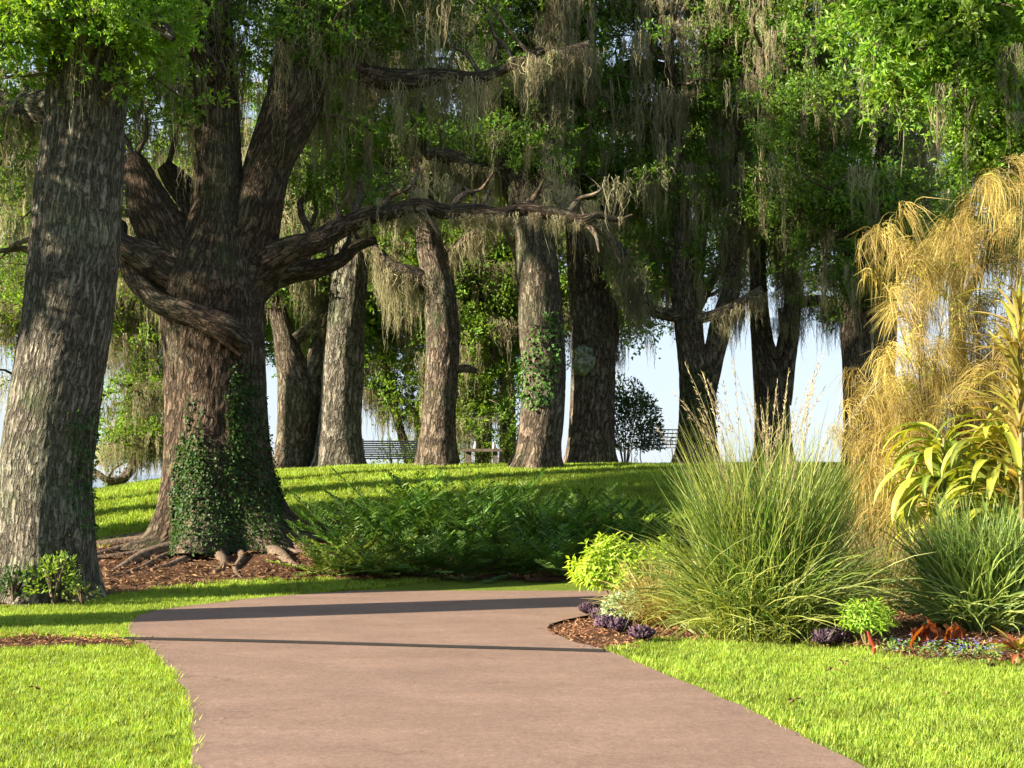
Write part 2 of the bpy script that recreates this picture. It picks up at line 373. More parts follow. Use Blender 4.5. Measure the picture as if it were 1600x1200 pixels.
def moss_tuft(n=34, L=1.0, R=.10, wd=.008):
    k = 8; t = np.linspace(0, 1, k)[None, :]
    ncl = max(2, n//12); cc = rng.normal(size=(ncl, 2))*R*.8; cl = rng.uniform(.45, 1., ncl); w_ = rng.integers(0, ncl, n)
    st = cc[w_]+rng.normal(size=(n, 2))*R*.28; ln = L*cl[w_]*rng.uniform(.3, 1.0, n); z0 = -rng.uniform(0, .45, n)*L*cl[w_]*(rng.uniform(size=n) < .6)
    P = np.zeros((n, k, 3)); ph = rng.uniform(0, 6.28, (n, 2)); phc = rng.uniform(0, 6.28, (ncl, 2))[w_]
    for a in (0, 1): P[..., a] = cc[w_][:, a:a+1]+(st-cc[w_])[:, a:a+1]*(1.1-.7*t)*(.5+1.5*np.sin(np.pi*np.minimum(1, t*1.3+.15)))+.03*np.sin(t*7+phc[:, a:a+1])*t+.012*np.sin(t*15+ph[:, a:a+1])
    P[..., 2] = np.maximum(-ln[:, None]*t+z0[:, None]+.05*rng.uniform(0, 1, (n, 1)), -L*1.05)
    wv = wd*rng.uniform(.6, 1.8, (n, 1))*(1-.7*t)*np.ones((n, k))*(1+.5*np.sin(t*23+ph[:, :1]))
    tw = np.stack([np.cos(ph[:, 0]), np.sin(ph[:, 0]), np.full(n, .15)], 1)
    V, F = ribbon(P, wv, tw); mb = MB(); mb.add(V, F, T=np.repeat(rng.uniform(0, 1, n), 2*k)); return proto(mb.mesh('moss_tuft', MOSS))
MOS = [moss_tuft(50, 1., .09), moss_tuft(60, 1.0, .14), moss_tuft(36, 1., .06, .010), moss_tuft(80, 1., .22), moss_tuft(24, 1., .03)]

# ------------------------------------------------------------------ ground, water, path, beds
def grid_sheet(name, xs, ys, mat, zoff=0., mask=None):
    X, Y = np.meshgrid(xs, ys); Z = ground(X, Y)+zoff; n, m = X.shape
    i, j = np.meshgrid(np.arange(n-1), np.arange(m-1), indexing='ij'); b_ = i*m+j
    Fq = np.stack([b_, b_+1, b_+m+1, b_+m], -1).reshape(-1, 4)
    return mesh(name, np.stack([X, Y, Z], -1).reshape(-1, 3), Fq, None, mat)
xs = np.r_[np.linspace(-3000, -60, 9), np.linspace(-50, 50, 201), np.linspace(60, 3000, 9)]
ys = np.r_[np.linspace(-60, -6, 7), np.linspace(-4, 64, 171), np.linspace(75, 4000, 9)]
g = tag(obj('ground', grid_sheet('ground', xs, ys, GROUND, -.03)), 'grassy ground rising to a low crest under the oaks', kind='structure')
wv = np.array([(-4000, 46, -2.6), (4000, 46, -2.6), (4000, 6500, -2.6), (-4000, 6500, -2.6)])
tag(obj('lake_water', mesh('lake_water', wv, [(0, 1, 2, 3)], None, WATER)), 'pale lake beyond the crest of the lawn', kind='structure')

def flat(px, py): Y = F_PX*EYE/(py-HZ); return ((px-800)/F_PX*Y, Y)
def smooth_line(pts, n): return catmull(np.c_[np.array(pts), np.zeros(len(pts))], n)[:, :2]
left_px = [(297, 1250), (297, 1200), (300, 1150), (296, 1110), (285, 1075), (262, 1045), (235, 1020), (208, 1000), (199, 985), (207, 970), (230, 958), (300, 947), (420, 934), (540, 925), (700, 916), (830, 911.5), (905, 912)]
right_px = [(1350, 1200), (1275, 1163), (1200, 1125), (1100, 1080), (1020, 1047), (960, 1022), (925, 1012), (885, 1000), (860, 987), (858, 978), (885, 970)]
L_ = [flat(*p) for p in left_px]; R_ = [flat(*p) for p in right_px]
left_w = smooth_line([(-1.75, -6), (-1.72, 3)]+L_+[(3.6, 22.3), (7., 22.2), (16, 22.)], 260)
right_w = smooth_line([(2.3, -6), (2.25, 3), (1.95, 7.2)]+R_+[(.95, 17.4), (1.6, 18.3), (3.5, 18.8), (7, 18.9), (16, 18.7)], 260)
def edge_noise(Pl, amp):
    t = np.gradient(Pl, axis=0); nrm = np.stack([-t[:, 1], t[:, 0]], 1); nrm /= np.linalg.norm(nrm, axis=1)[:, None]
    k = (vnoise(np.c_[Pl*5, Pl[:, :1]*0])-.5)*amp; return Pl+nrm*k[:, None]
left_w = edge_noise(left_w, .035); right_w = edge_noise(right_w, .035)
path_poly = np.vstack([left_w, right_w[::-1]])
V = []; Fq = []
n = len(left_w)
# match rows between the two edges
for k in range(n):
    for u in np.linspace(0, 1, 9): 
        q = left_w[k]*(1-u)+right_w[k]*u; V.append((q[0], q[1], .012+.015*math.sin(math.pi*u)*0))
for k in range(n-1):
    for u in range(8): a = k*9+u; Fq.append((a, a+1, a+10, a+9))
rim = []
me = mesh('path', V, Fq, None, PATH)
po = tag(obj('path', me), 'reddish tan asphalt path curving right behind the planting', kind='structure')
jp = smooth_line([flat(*p) for p in [(196, 1001), (340, 1004), (480, 1007.5), (700, 1014), (850, 1018), (945, 1021)]], 60)
t = np.gradient(jp, axis=0); nr = np.stack([-t[:, 1], t[:, 0]], 1); nr /= np.linalg.norm(nr, axis=1)[:, None]
jw = .024+.012*vnoise(np.c_[jp*3, jp[:, :1]*0])
V = []
for k in range(60):
    for s_, z in ((-1, .017), (-1, .034), (1, .034), (1, .017)): V.append((*(jp[k]+nr[k]*s_*jw[k]), z))
Fq = [(k*4+a, k*4+a+1, k*4+a+5, k*4+a+4) for k in range(59) for a in range(3)]
tag(obj('expansion_joint', mesh('expansion_joint', V, Fq, None, JOINT, smooth=False)), 'dark joint line running across the path', kind='structure')

def poly_sheet(name, poly, mat, zoff, step=.18):
    poly = np.array(poly); x0, y0 = poly.min(0); x1, y1 = poly.max(0)
    xs = np.arange(x0, x1+step, step); ys = np.arange(y0, y1+step, step); X, Y = np.meshgrid(xs, ys)
    wob = (vnoise(np.stack([X*2.3, Y*2.3, X*0], -1))-.5)*.0
    ins = inside(np.stack([X.ravel(), Y.ravel()], 1), poly).reshape(X.shape)
    n, m = X.shape; i, j = np.meshgrid(np.arange(n-1), np.arange(m-1), indexing='ij'); b_ = i*m+j
    keep = (ins[:-1, :-1] | ins[1:, :-1] | ins[:-1, 1:] | ins[1:, 1:]).ravel()
    Fq = np.stack([b_, b_+1, b_+m+1, b_+m], -1).reshape(-1, 4)[keep]
    Z = ground(X, Y)+zoff+.03*fbm(np.stack([X*4, Y*4, X*0], -1)); V = np.stack([X, Y, Z], -1).reshape(-1, 3)
    us = np.unique(Fq); mp = -np.ones(len(V), int); mp[us] = np.arange(len(us))
    return mesh(name, V[us], mp[Fq], None, mat)
def ogp(L): return [tuple(og(*p)[:2]) for p in L]
bed_left = ogp([(-120, 952), (0, 945), (120, 937), (200, 925), (240, 918), (330, 908), (430, 903), (500, 902), (560, 905), (640, 904), (760, 903), (860, 905)])+[(3.2, 22.9), (4.2, 24.2), (2.5, 25.6), (0, 26.6), (-1.5, 26.9), (-2.6, 26.9), (-2.9, 27.4)]+ogp([(500, 818), (440, 812), (330, 822), (250, 832), (190, 848), (150, 855), (60, 850), (-60, 860), (-160, 880)])
bed_right = [tuple(flat(*p)) for p in [(958, 1020), (990, 1008), (1050, 997), (1150, 999), (1260, 1004), (1330, 1013), (1420, 1027), (1520, 1033), (1640, 1040), (1800, 1042)]]+[(9.5, 14), (11, 18.2), (7, 18.6), (3.5, 18.5), (1.75, 18.1), (1.1, 17.3), (.68, 16.8)]+[tuple(flat(*p)) for p in [(858, 980), (862, 988), (886, 1001), (926, 1013)]]
strip = [tuple(flat(*p)) for p in [(-200, 996), (0, 995), (80, 994), (150, 996), (215, 1001), (222, 1010), (150, 1005), (80, 1008), (0, 1012), (-200, 1016)]]
tag(obj('mulch_bed', poly_sheet('mulch_bed_left', bed_left, MULCH, -.024)), 'brown leaf litter bed round the two large oak trunks', kind='structure')
tag(obj('mulch_bed', poly_sheet('mulch_bed_right', bed_right, MULCH, -.022, .12)), 'red brown mulch bed under the tall grasses', kind='structure')
tag(obj('mulch_strip', poly_sheet('mulch_strip', strip, MULCH, -.020, .06)), 'narrow mulch strip splitting the left lawn', kind='structure')

# ------------------------------------------------------------------ lawn
def lawn_tuft(n, R, h, wd):
    k = 3; t = np.array([0, .55, 1.])[None]
    a = rng.uniform(0, 6.28, n); r = R*np.sqrt(rng.uniform(0, 1, n)); ln = h*rng.uniform(.5, 1.25, n); le = rng.uniform(.15, .85, n); b2 = rng.uniform(0, 6.28, n)
    P = np.zeros((n, k, 3))
    P[..., 0] = (r*np.cos(a))[:, None]+(ln*le*np.cos(b2))[:, None]*t**1.6
    P[..., 1] = (r*np.sin(a))[:, None]+(ln*le*np.sin(b2))[:, None]*t**1.6
    P[..., 2] = -.02+(ln*np.sqrt(1-.6*le**2))[:, None]*t
    V, F = ribbon(P, wd*rng.uniform(.7, 1.3, (n, 1))*np.array([[1, .85, .12]]))
    mb = MB(); mb.add(V, F, T=np.repeat(rng.uniform(0, 1, n), 2*k)); return proto(mb.mesh('grass_tuft', LAWN))
TUF = [lawn_tuft(20, .05, .055, .0065) for _ in range(5)]
TUFH = [lawn_tuft(36, .14, .075, .013) for _ in range(5)]
def lawn(name, box, dens, protos, test, label, s0=.8, s1=1.25, dz=0):
    x0, x1, y0, y1 = box; n = int((x1-x0)*(y1-y0)*dens); P = np.c_[rng.uniform(x0, x1, n), rng.uniform(y0, y1, n)]
    P = P[test(P)]; n = len(P)
    dn = fbm(np.c_[P*.9, P[:, :1]*0]); sc = rng.uniform(s0, s1, n)*(.7+.6*dn)
    rot = np.c_[rng.normal(0, .06, n), rng.normal(0, .06, n), rng.uniform(0, 6.28, n)]
    o = scatter(name, np.c_[P, ground(P[:, 0], P[:, 1])-.02+dz], rot, sc, protos)
    return tag(o, label, kind='stuff')
inpath = lambda P: inside(P, path_poly)
infr = lambda P, m=.5: (np.abs(P[:, 0]) < P[:, 1]/3+m)
L1 = smooth_line([(-1.8, 2)]+L_[:10], 60)
def t_left(P): return (~inpath(P)) & (~inside(P, bed_left)) & (~inside(P, strip)) & infr(P) & (P[:, 0] < 0)
lawn('lawn_grass', (-8.5, -1, 7.4, 20.4), 330, TUF, t_left, 'bright clipped lawn left of the path in the foreground')
def t_mid(P): return (~inpath(P)) & (~inside(P, bed_left)) & (P[:, 1] > 19.) & infr(P)
lawn('lawn_grass', (-7.6, 3.5, 18.5, 23.9), 170, TUF, lambda P: t_mid(P) & (P[:, 1] > 18.5), 'grass verge between the far path edge and the mulch', 1., 1.6)
def t_right(P): return (~inpath(P)) & (~inside(P, bed_right)) & infr(P) & (P[:, 0] > 0) & (P[:, 1] < 15.5)
lawn('lawn_grass', (0, 6.5, 7.4, 15.5), 330, TUF, t_right, 'bright clipped lawn right of the path before the planting')
def t_hill(P): return (~inside(P, bed_left)) & infr(P, 1) & (P[:, 1] > 23.3)
lawn('lawn_grass', (-14, 14, 23.3, 36.5), 60, TUFH, t_hill, 'sunlit lawn sloping up to the crest under the oaks', .8, 1.3)

EDG = [lawn_tuft(12, .03, .06, .0065) for _ in range(4)]
def edge_row(line, test, label, side=1):
    t = np.gradient(line, axis=0); nr = np.stack([-t[:, 1], t[:, 0]], 1); nr /= np.linalg.norm(nr, axis=1)[:, None]; L = []
    for k in range(len(line)-1):
        m = int(np.linalg.norm(line[k+1]-line[k])*75)+1; u = rng.uniform(0, 1, (m, 1)); L.append(line[k]*(1-u)+line[k+1]*u+nr[k]*np.abs(rng.normal(0, .02, (m, 1)))*side+nr[k]*side*.012)
    P = np.vstack(L); P = P[test(P)]; n = len(P)
    tag(scatter('lawn_grass', np.c_[P, ground(P[:, 0], P[:, 1])-.02], np.c_[rng.normal(0, .12, (n, 2)), rng.uniform(0, 6.28, n)], rng.uniform(.7, 1.5, n)*(.6+.8*vnoise(np.c_[P*3, P[:, :1]*0])), EDG), label, kind='stuff')
edge_row(left_w, lambda P: infr(P) & (P[:, 1] > 6) & (~inside(P, strip)) & (P[:, 0] < 1.5), 'ragged grass edge along the left side of the path', 1)
edge_row(right_w, lambda P: infr(P) & (P[:, 1] > 6) & (P[:, 1] < 13.9), 'ragged grass edge along the right side of the path', -1)
edge_row(np.array(bed_right)[:10], lambda P: infr(P), 'ragged grass edge in front of the planting bed')
edge_row(np.array(strip)[:5], lambda P: infr(P), 'ragged grass edge on the far side of the mulch strip')

# mulch chips and litter
def chip_proto(mat, n=14, R=.14, L=.05, Wd=.014):
    P = np.c_[rng.normal(size=(n, 2))*R*.6, rng.uniform(.0, .018, n)]; D = rdir(n); D[:, 2] *= .25; N = rdir(n, 2.)
    V, F = kites(P, D, N, L*rng.uniform(.5, 1.4, n), Wd*rng.uniform(.6, 1.6, n), .15)
    mb = MB(); mb.add(V, F, T=np.repeat(rng.uniform(0, 1, n), 4)); return proto(mb.mesh('chips', mat, False))
CH = [chip_proto(CHIP) for _ in range(4)]; DL = [chip_proto(DRYL, 12, .2, .09, .03) for _ in range(4)]
def litter(poly, dens, protos, label, name='mulch_litter', zo=.005):
    pl = np.array(poly); x0, y0 = pl.min(0); x1, y1 = pl.max(0); n = int((x1-x0)*(y1-y0)*dens); P = np.c_[rng.uniform(x0, x1, n), rng.uniform(y0, y1, n)]
    P = P[inside(P, poly) & infr(P, 1.)]; n = len(P)
    return tag(scatter(name, np.c_[P, ground(P[:, 0], P[:, 1])+zo], np.c_[rng.normal(0, .1, (n, 2)), rng.uniform(0, 6.28, n)], rng.uniform(.7, 1.2, n), protos), label, kind='stuff')
litter(bed_left, 26, DL, 'dry oak leaves littering the bed round the oaks')
litter(bed_right, 60, CH, 'shredded bark chips on the right planting bed')
litter(strip, 70, CH, 'bark chips in the narrow strip across the left lawn')
# a few dead leaves lying on the lawn
dl = [(1318, 1040), (1350, 1037), (1385, 1050), (1300, 1052), (1240, 1100), (1480, 1090), (55, 1080)]
Vf, Ff = kites(np.zeros((5, 3))+rng.normal(size=(5, 3))*.015, rdir(5), rdir(5, 1), .09, .045, .4)
dead = mesh('fallen_leaf', Vf, Ff, None, DRYL, tint=np.repeat(rng.uniform(0, .6, 5), 4), smooth=False)
P = np.array([(*flat(x, y), .035) for x, y in dl])
tag(scatter('fallen_leaves', P, np.c_[rng.uniform(-.4, .4, (len(P), 2)), rng.uniform(0, 6, len(P))], rng.uniform(.3, .65, len(P)), [proto(dead)]), 'dry brown leaves dropped on the right lawn', kind='stuff')

# ------------------------------------------------------------------ trees
def trunk_disp(seed, amp=.02, flare=0., fh=.6, nb=5, lobes=.05, fx=8., fy=2.2, fade=None):
    def d(th, L, pos, N, R):
        r = R.copy(); cs, sn = np.cos(th), np.sin(th)
        q = np.stack([cs*1.3, sn*1.3, L*.45+seed], -1); r *= 1+lobes*4*(fbm(q+seed*3.1, 2)-.37)
        if flare:
            ph = seed*1.7; ang = .5+.5*np.cos(th*nb+ph+.8*np.sin(th*2+seed)); e = np.exp(-np.clip(L, 0, None)/fh)
            r *= 1+flare*e*(.45+.9*ang)+.10*ang*np.exp(-L/(fh*3.2))
        if amp:
            q = np.stack([cs*R*fx, sn*R*fx, L*fy], -1)+.9*np.stack([fbm(np.stack([cs*R*3, sn*R*3, L*2.], -1)+s_, 2) for s_ in (1, 5, 9)], -1)
            v = 1-np.abs(2*fbm(q+seed, 3)/.875-1); r += amp*(v-.6)*1.6
            q2 = np.stack([cs*R*2.2, sn*R*2.2, L*1.3], -1); r += amp*1.5*(fbm(q2+seed*2, 3)-.43)
        return r
    return d
def px_line(pts, Y, dY=None):
    """picture polyline [(x, y, radius px, optional depth offset)] -> metres"""
    out = []
    for p in pts:
        yy = Y+(p[3] if len(p) > 3 else 0); q = W(p[0], p[1], yy); out.append((*q, p[2]/F_PX*yy))
    return np.array(out)
T_MAX = 12.2
class Tree:
    def __init__(s, name, Y, label, bark=BARK, base=None, px=True, group='live oaks hung with moss'):
        s.Y = Y; s.bark = bark; s.lines = []; s.b = MB(); s.nb = 0; s.moss = []; s.sp = []; s.name = name; s.seed = rng.uniform(0, 50)
        s.base = base; s.label = label; s.group = group; s.root = None
    def start(s, x, y):
        s.root = empty(s.name, (x, y, float(ground(x, y))), s.label, 'tree', s.group); s.o = np.array(s.root.location)
    def part(s, name, me, loc=None):
        return obj(name, me, s.root, loc=-Vector(s.o) if loc is None else Vector(loc)-Vector(s.o))
    def trunk(s, pts, res=(.035, .05), flare=.35, fh=.35, amp=.02, nb=6, name='trunk', lobes=.05, fx=8., mat=None, world=False):
        P = np.array(pts) if world else px_line(pts, s.Y)
        if s.root is None: s.start(P[0][0], P[0][1])
        ln = np.linalg.norm(np.diff(P[:, :3], axis=0), axis=1).sum()
        Q = catmull(P, max(8, int(ln/res[1]))); seg = max(10, int(2*np.pi*P[:, 3].max()/res[0]))
        V, F, uv, N = tube(Q, seg, trunk_disp(s.seed+len(s.lines), amp, flare, fh, nb, lobes, fx))
        o = s.part(name, mesh(name, V, F, None, mat or s.bark, uv)); s.lines.append(Q); s.V = V; s.N = N
        return V, N
    def limb(s, pts, world=False, name='limb', amp=.012, seg=None, grow=True, rs=.09, mat=None):
        P = np.array(pts) if world else px_line(pts, s.Y)
        ln = np.linalg.norm(np.diff(P[:, :3], axis=0), axis=1).sum(); n = max(6, int(ln/rs))
        Q = catmull(P, n); rm = P[:, 3].max(); k = seg or int(np.clip(2*np.pi*rm/.04, 8, 40))
        Q[:, :3] += (np.stack([fbm(np.c_[Q[:, :3]*1.3]+c*9+s.seed, 2) for c in range(3)], 1)-.37)*min(.22, rm*1.2)*np.minimum(1, np.linspace(0, 4, n))[:, None]
        V, F, uv, N = tube(Q, k, trunk_disp(s.seed+len(s.lines), amp if rm > .06 else 0, 0, lobes=.07, fx=9))
        s.part(name, mesh(name, V, F, None, mat or (s.bark if rm > .12 else BARKS), uv)); s.lines.append(Q); return Q
    def crown(s, boxes, n, per=12, spread=.42, mossp=.5, skip=1, smin=1.):
        """branches grown from the limbs to places in picture boxes (x0,x1,y0,y1,Y0,Y1); sprays of leaves along their outer part"""
        al = np.vstack([l[len(l)//3:] for l in s.lines])
        tot = sum((b[1]-b[0])*(b[3]-b[2]) for b in boxes)
        for bx in boxes:
            k = max(2, int(n*(bx[1]-bx[0])*(bx[3]-bx[2])/tot))
            for _ in range(k):
                Y = rng.uniform(bx[4], bx[5]); T = W(rng.uniform(bx[0], bx[1]), rng.uniform(bx[2], bx[3]), Y)
                d = np.linalg.norm(al[:, :3]-T, axis=1)+np.clip(al[:, 2]-T[2], 0, 9)*.4; idx = np.argsort(d)[:max(6, len(d)//14)]; a = al[idx[rng.integers(len(idx))]]
                A = a[:3]; D = T-A; ln = np.linalg.norm(D)
                if ln < .3: continue
                mid = A+D*.5+rng.normal(size=3)*ln*.10+np.array((0, 0, .12*ln))
                r0 = min(a[3]*.55, .016+.02*ln)
                P = catmull(np.array([(*A, r0), (*mid, r0*.62), (*T, .008)]), max(5, int(ln/.3)))
                P[1:-1, :3] += rng.normal(size=(len(P)-2, 3))*.035*min(ln, 2)
                V, F, uv, N = tube(P, 6); s.b.add(V, F, U=uv); s.nb += 1
                kk = per+int(ln*1.2); u = rng.uniform(.35, 1.03, kk)**.8
                Q = np.array([P[min(int(x*(len(P)-1)), len(P)-1), :3] for x in u])+rng.normal(size=(kk, 3))*spread*np.array((1, 1, .55))
                s.sp.append(Q)
                if mossp > 0:
                    m = rng.poisson(mossp*6)
                    if m: 
                        j = rng.integers(1, len(P), m); s.moss.append(np.c_[P[j, :3]+rng.normal(size=(m, 3))*(.16, .16, .03), rng.uniform(.35, 1., m)**1.5*2.0])
    def hang(s, line, n, L=1., u0=.1, u1=1., sp=.07):
        j = (rng.uniform(u0, u1, n)*(len(line)-1)).astype(int)
        s.moss.append(np.c_[line[j, :3]-np.c_[np.zeros((n, 2)), line[j, 3]*.6]+rng.normal(size=(n, 3))*(sp, sp, .01)+np.c_[rng.uniform(-1, 1, (n, 2))*line[j, 3:4]*.8, np.zeros(n)], rng.uniform(.4, 1.25, n)*L])
    def finish(s, protos=None, zlim=None, floor=None, sc=1.):
        if s.nb: s.part('branchwork', s.b.mesh('branchwork', BARKS))['kind'] = 'stuff'
        if s.sp:
            P = np.vstack(s.sp); 
            if floor is not None: P = P[P[:, 2] > floor(P)]
            if floor is not None: P = P[(vnoise(P*.62+31)+.25*vnoise(P*1.7)) > np.where(P[:, 1] < 39, .49, .33)]
            if floor is not None: P = P[P[:, 2] < T_MAX]
            n = len(P); o = scatter('crown', P, rng.uniform(-.7, .7, (n, 3))+np.c_[np.zeros((n, 2)), rng.uniform(0, 6.28, n)], sc*rng.uniform(.75, 1.3, n), protos or SPR, s.root, s.o)
        if s.moss:
            M = np.vstack(s.moss); 
            if floor is not None:
                M[:, 3] = np.minimum(M[:, 3], (M[:, 2]-floor(M)+.25)); M = M[M[:, 3] > .15]
            n = len(M); h = M[:, 3]; wd = .7+.3*h*rng.uniform(.7, 1.4, n)
            scatter('hanging_moss', M[:, :3], np.c_[rng.normal(0, .04, (n, 2)), rng.uniform(0, 6.28, n)], np.c_[wd, wd, h], MOS, s.root, s.o)

# lowest height of leaf and moss over each place of the view, crest trees (picture columns)
FX = [-400, 0, 150, 260, 400, 480, 560, 640, 700, 780, 820, 900, 960, 1000, 1050, 1110, 1150, 1190, 1240, 1320, 1400, 1500, 2000]
FY = [640, 640, 640, 560, 470, 500, 560, 600, 470, 560, 420, 430, 560, 555, 600, 500, 560, 500, 540, 560, 560, 600, 600]
FYC = [700, 700, 720, 700, 560, 560, 640, 690, 690, 690, 690, 560, 545, 550, 580, 480, 490, 480, 470, 480, 480, 500, 500]
def floor_at(tab, lim=9):
    def f(P):
        px = P[:, 0]/P[:, 1]*F_PX+800; y = np.interp(px, FX, tab)+25*(vnoise(np.c_[px*.045, P[:, 1], P[:, 0]*0])-.5)*2; return EYE+(HZ-y)/F_PX*P[:, 1]
    return f
FL, FLB, FLB2 = floor_at(FY), floor_at(FYC), floor_at([740, 740, 745, 740, 610, 640, 680, 700, 715, 715, 715, 560, 545, 550, 580, 480, 490, 480, 470, 480, 480, 500, 500])

# --- the big left trunk at the edge of the lawn
T = Tree('live_oak', 19.6, 'large pale ridged trunk at far left edge of the photo beside the lawn', BARK2)
T.trunk([(66, 938, 72), (70, 880, 71), (72, 800, 70), (72, 740, 69), (90, 600, 68), (106, 500, 68), (116, 400, 68), (123, 300, 66), (132, 200, 62), (140, 110, 62), (150, 30, 62), (160, -70, 55)],
        (.016, .026), .34, .28, .019, 6, lobes=.03, fx=7.)
VL, NL = T.V, T.N
a = T.limb([(150, 0, 40), (190, -80, 32), (260, -200, 24, -.5), (330, -360, 14, -1)]); b_ = T.limb([(145, 10, 34), (90, -90, 26, .3), (0, -200, 18), (-120, -330, 10)])
c_ = T.limb([(120, 170, 30, .3), (60, 165, 24, .9), (0, 158, 20, 1.6), (-100, 120, 14, 2.)])
d_ = T.limb([(150, 60, 24, -.2), (190, -10, 14, -.9), (230, 10, 8, -1.3), (265, 60, 4, -1.5)])
e_ = T.limb([(130, 60, 20, -.2), (60, -10, 12, -.9), (20, 20, 8, -1.3), (-30, 60, 4, -1.5)])
T.crown([(-30, 280, -60, 70, 18.2, 19.), (10, 110, 10, 60, 18.4, 19.), (200, 290, 0, 170, 18.6, 20.5), (-60, 50, 30, 120, 18.4, 20.), (0, 260, 0, 60, 17.9, 18.6)], 66, 8, .22, .0)
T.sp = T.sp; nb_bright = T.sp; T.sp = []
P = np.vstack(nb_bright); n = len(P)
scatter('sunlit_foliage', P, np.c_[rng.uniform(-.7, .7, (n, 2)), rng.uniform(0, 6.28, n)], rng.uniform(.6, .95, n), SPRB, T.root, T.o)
T.crown([(-60, 40, 60, 420, 20.5, 22.), (-150, 330, -330, -60, 18.5, 22.), (170, 260, 40, 150, 20, 21.5)], 60, 12, .4, .25)
T.hang(c_, 14, .8)
T.finish(SPR, floor=lambda P: EYE+(HZ-430)/F_PX*P[:, 1])

# --- the great oak with the long limb
T = Tree('live_oak', 25.5, 'massive dark spreading oak with ivy on its trunk and one long level limb', bark_mat('bark_dark_ridged', (.014, .010, .007), (.074, .053, .036), (.18, .13, .09), .3))
OY = 25.5
ob = og(335, 842); OY = ob[1]; T.Y = OY
T.trunk([(345, 856, 92), (345, 835, 90), (342, 800, 86), (338, 740, 80), (336, 660, 76), (335, 560, 76), (333, 500, 78), (330, 455, 78), (334, 415, 68), (338, 370, 52), (342, 320, 40), (342, 260, 35), (340, 190, 33), (336, 110, 32), (332, 20, 30), (330, -90, 28), (336, -200, 22)],
        (.024, .032), .52, .42, .026, 7, lobes=.045, fx=6.)
VO, NO = T.V, T.N
s2 = T.trunk([(345, 560, 30, .1), (362, 480, 44, .1), (384, 400, 44, .1), (404, 320, 38), (418, 262, 36), (440, 205, 40, -.1), (462, 150, 44, -.1), (470, 90, 40), (480, 20, 34), (505, -70, 30), (540, -190, 22)], (.03, .04), 0, 1, .022, 6, 'stem', .05)
s3 = T.trunk([(340, 560, 30, .1), (318, 480, 52, .1), (290, 420, 50), (262, 372, 42), (238, 330, 36), (222, 290, 27), (214, 262, 20), (205, 240, 10)], (.03, .04), 0, 1, .024, 6, 'stem', .06)
T.limb([(345, 400, 34, .3), (318, 350, 30, .5), (300, 312, 24, .7), (276, 280, 20, .8), (256, 256, 12, .8)], grow=False)
T.limb([(300, 440, 34, -.2), (262, 425, 34, -.3), (225, 408, 30, -.4), (200, 398, 24, -.4), (178, 380, 17, -.3), (150, 360, 12, -.2)])
q = T.limb([(385, 540, 20, -.75), (352, 514, 22, -.95), (318, 497, 19, -.9), (272, 482, 17, -.8), (232, 458, 16, -.7), (205, 430, 14, -.5), (192, 395, 12, -.4), (186, 350, 9)])
m1 = T.limb([(360, 440, 44), (400, 422, 33), (440, 398, 24, -.1), (480, 384, 19, -.1), (520, 366, 17), (556, 346, 14.5), (590, 334, 13.5), (620, 331, 12), (655, 325, 12, .1), (700, 333, 11.5), (740, 331, 11), (775, 337, 10.5), (812, 332, 10, .1), (850, 337, 10), (885, 341, 9.5), (912, 347, 8.5), (935, 340, 6), (962, 348, 3.5), (985, 340, 2)], rs=.05)
for bx, by, pts in ((520, 366, ((530, 335), (548, 300))), (590, 334, ((612, 306), (640, 292), (655, 262))), (655, 326, ((672, 345), (690, 372))), (700, 332, ((722, 305), (752, 296), (770, 270))), (775, 336, ((792, 362), (800, 392))), (812, 332, ((838, 306), (850, 280))), (885, 340, ((905, 312), (936, 300), (950, 276))), (912, 346, ((930, 366), (936, 394)))):
    T.limb([(bx, by, 7)]+[(x, y, 4.6*(1-(i+1)/len(pts))+.8, rng.uniform(-.25, .25)*(i+1)) for i, (x, y) in enumerate(pts)])
m1b = T.limb([(905, 345, 8), (940, 360, 8, .1), (958, 384, 4, .2), (968, 410, 1, .3)])
m2 = T.limb([(372, 470, 34, .5), (410, 440, 26, .7), (450, 428, 18, .9), (490, 424, 14, 1.1), (525, 408, 11, 1.3), (552, 386, 9, 1.4), (590, 372, 6, 1.5)])
m3 = T.limb([(470, 110, 24), (520, 100, 18), (580, 118, 17, .2), (640, 122, 15, .3), (690, 120, 12, .4), (740, 125, 9, .4), (790, 110, 7, .4), (850, 78, 6, .4)])
m4 = T.limb([(338, 120, 20, -.3), (290, 60, 15, -.6), (240, 10, 11, -.8), (190, -60, 8, -1)])
m5 = T.limb([(470, 100, 26, .6), (500, 60, 18, .8), (560, 20, 15, .8), (640, -30, 11, .8)])
for l, k, h in ((m1, 46, .5), (m2, 20, .9), (m3, 36, 1.1), (m4, 16, 1.2), (m5, 14, 1.2)): T.hang(l, k, h)
T.hang(T.lines[0], 40, 1.3, .62, 1., .15); T.hang(T.lines[1], 40, 1.3, .5, 1., .12)
T.hang(m1, 26, 1.1, .5, .98)
T.crown([(200, 300, 0, 230, 24.5, 26.5), (290, 760, -120, 60, 24, 27.5), (500, 640, 40, 110, 25, 27), (150, 560, -260, -100, 25, 28.5)], 130, 20, .38, .5)
T.crown([(490, 540, 40, 80, 24.4, 25.), (500, 640, 190, 330, 26, 28), (560, 960, 290, 345, 24.8, 26.4)], 34, 7, .22, .5)
T.finish(SPR, floor=lambda P: EYE+(HZ-345)/F_PX*P[:, 1])
OAK = T
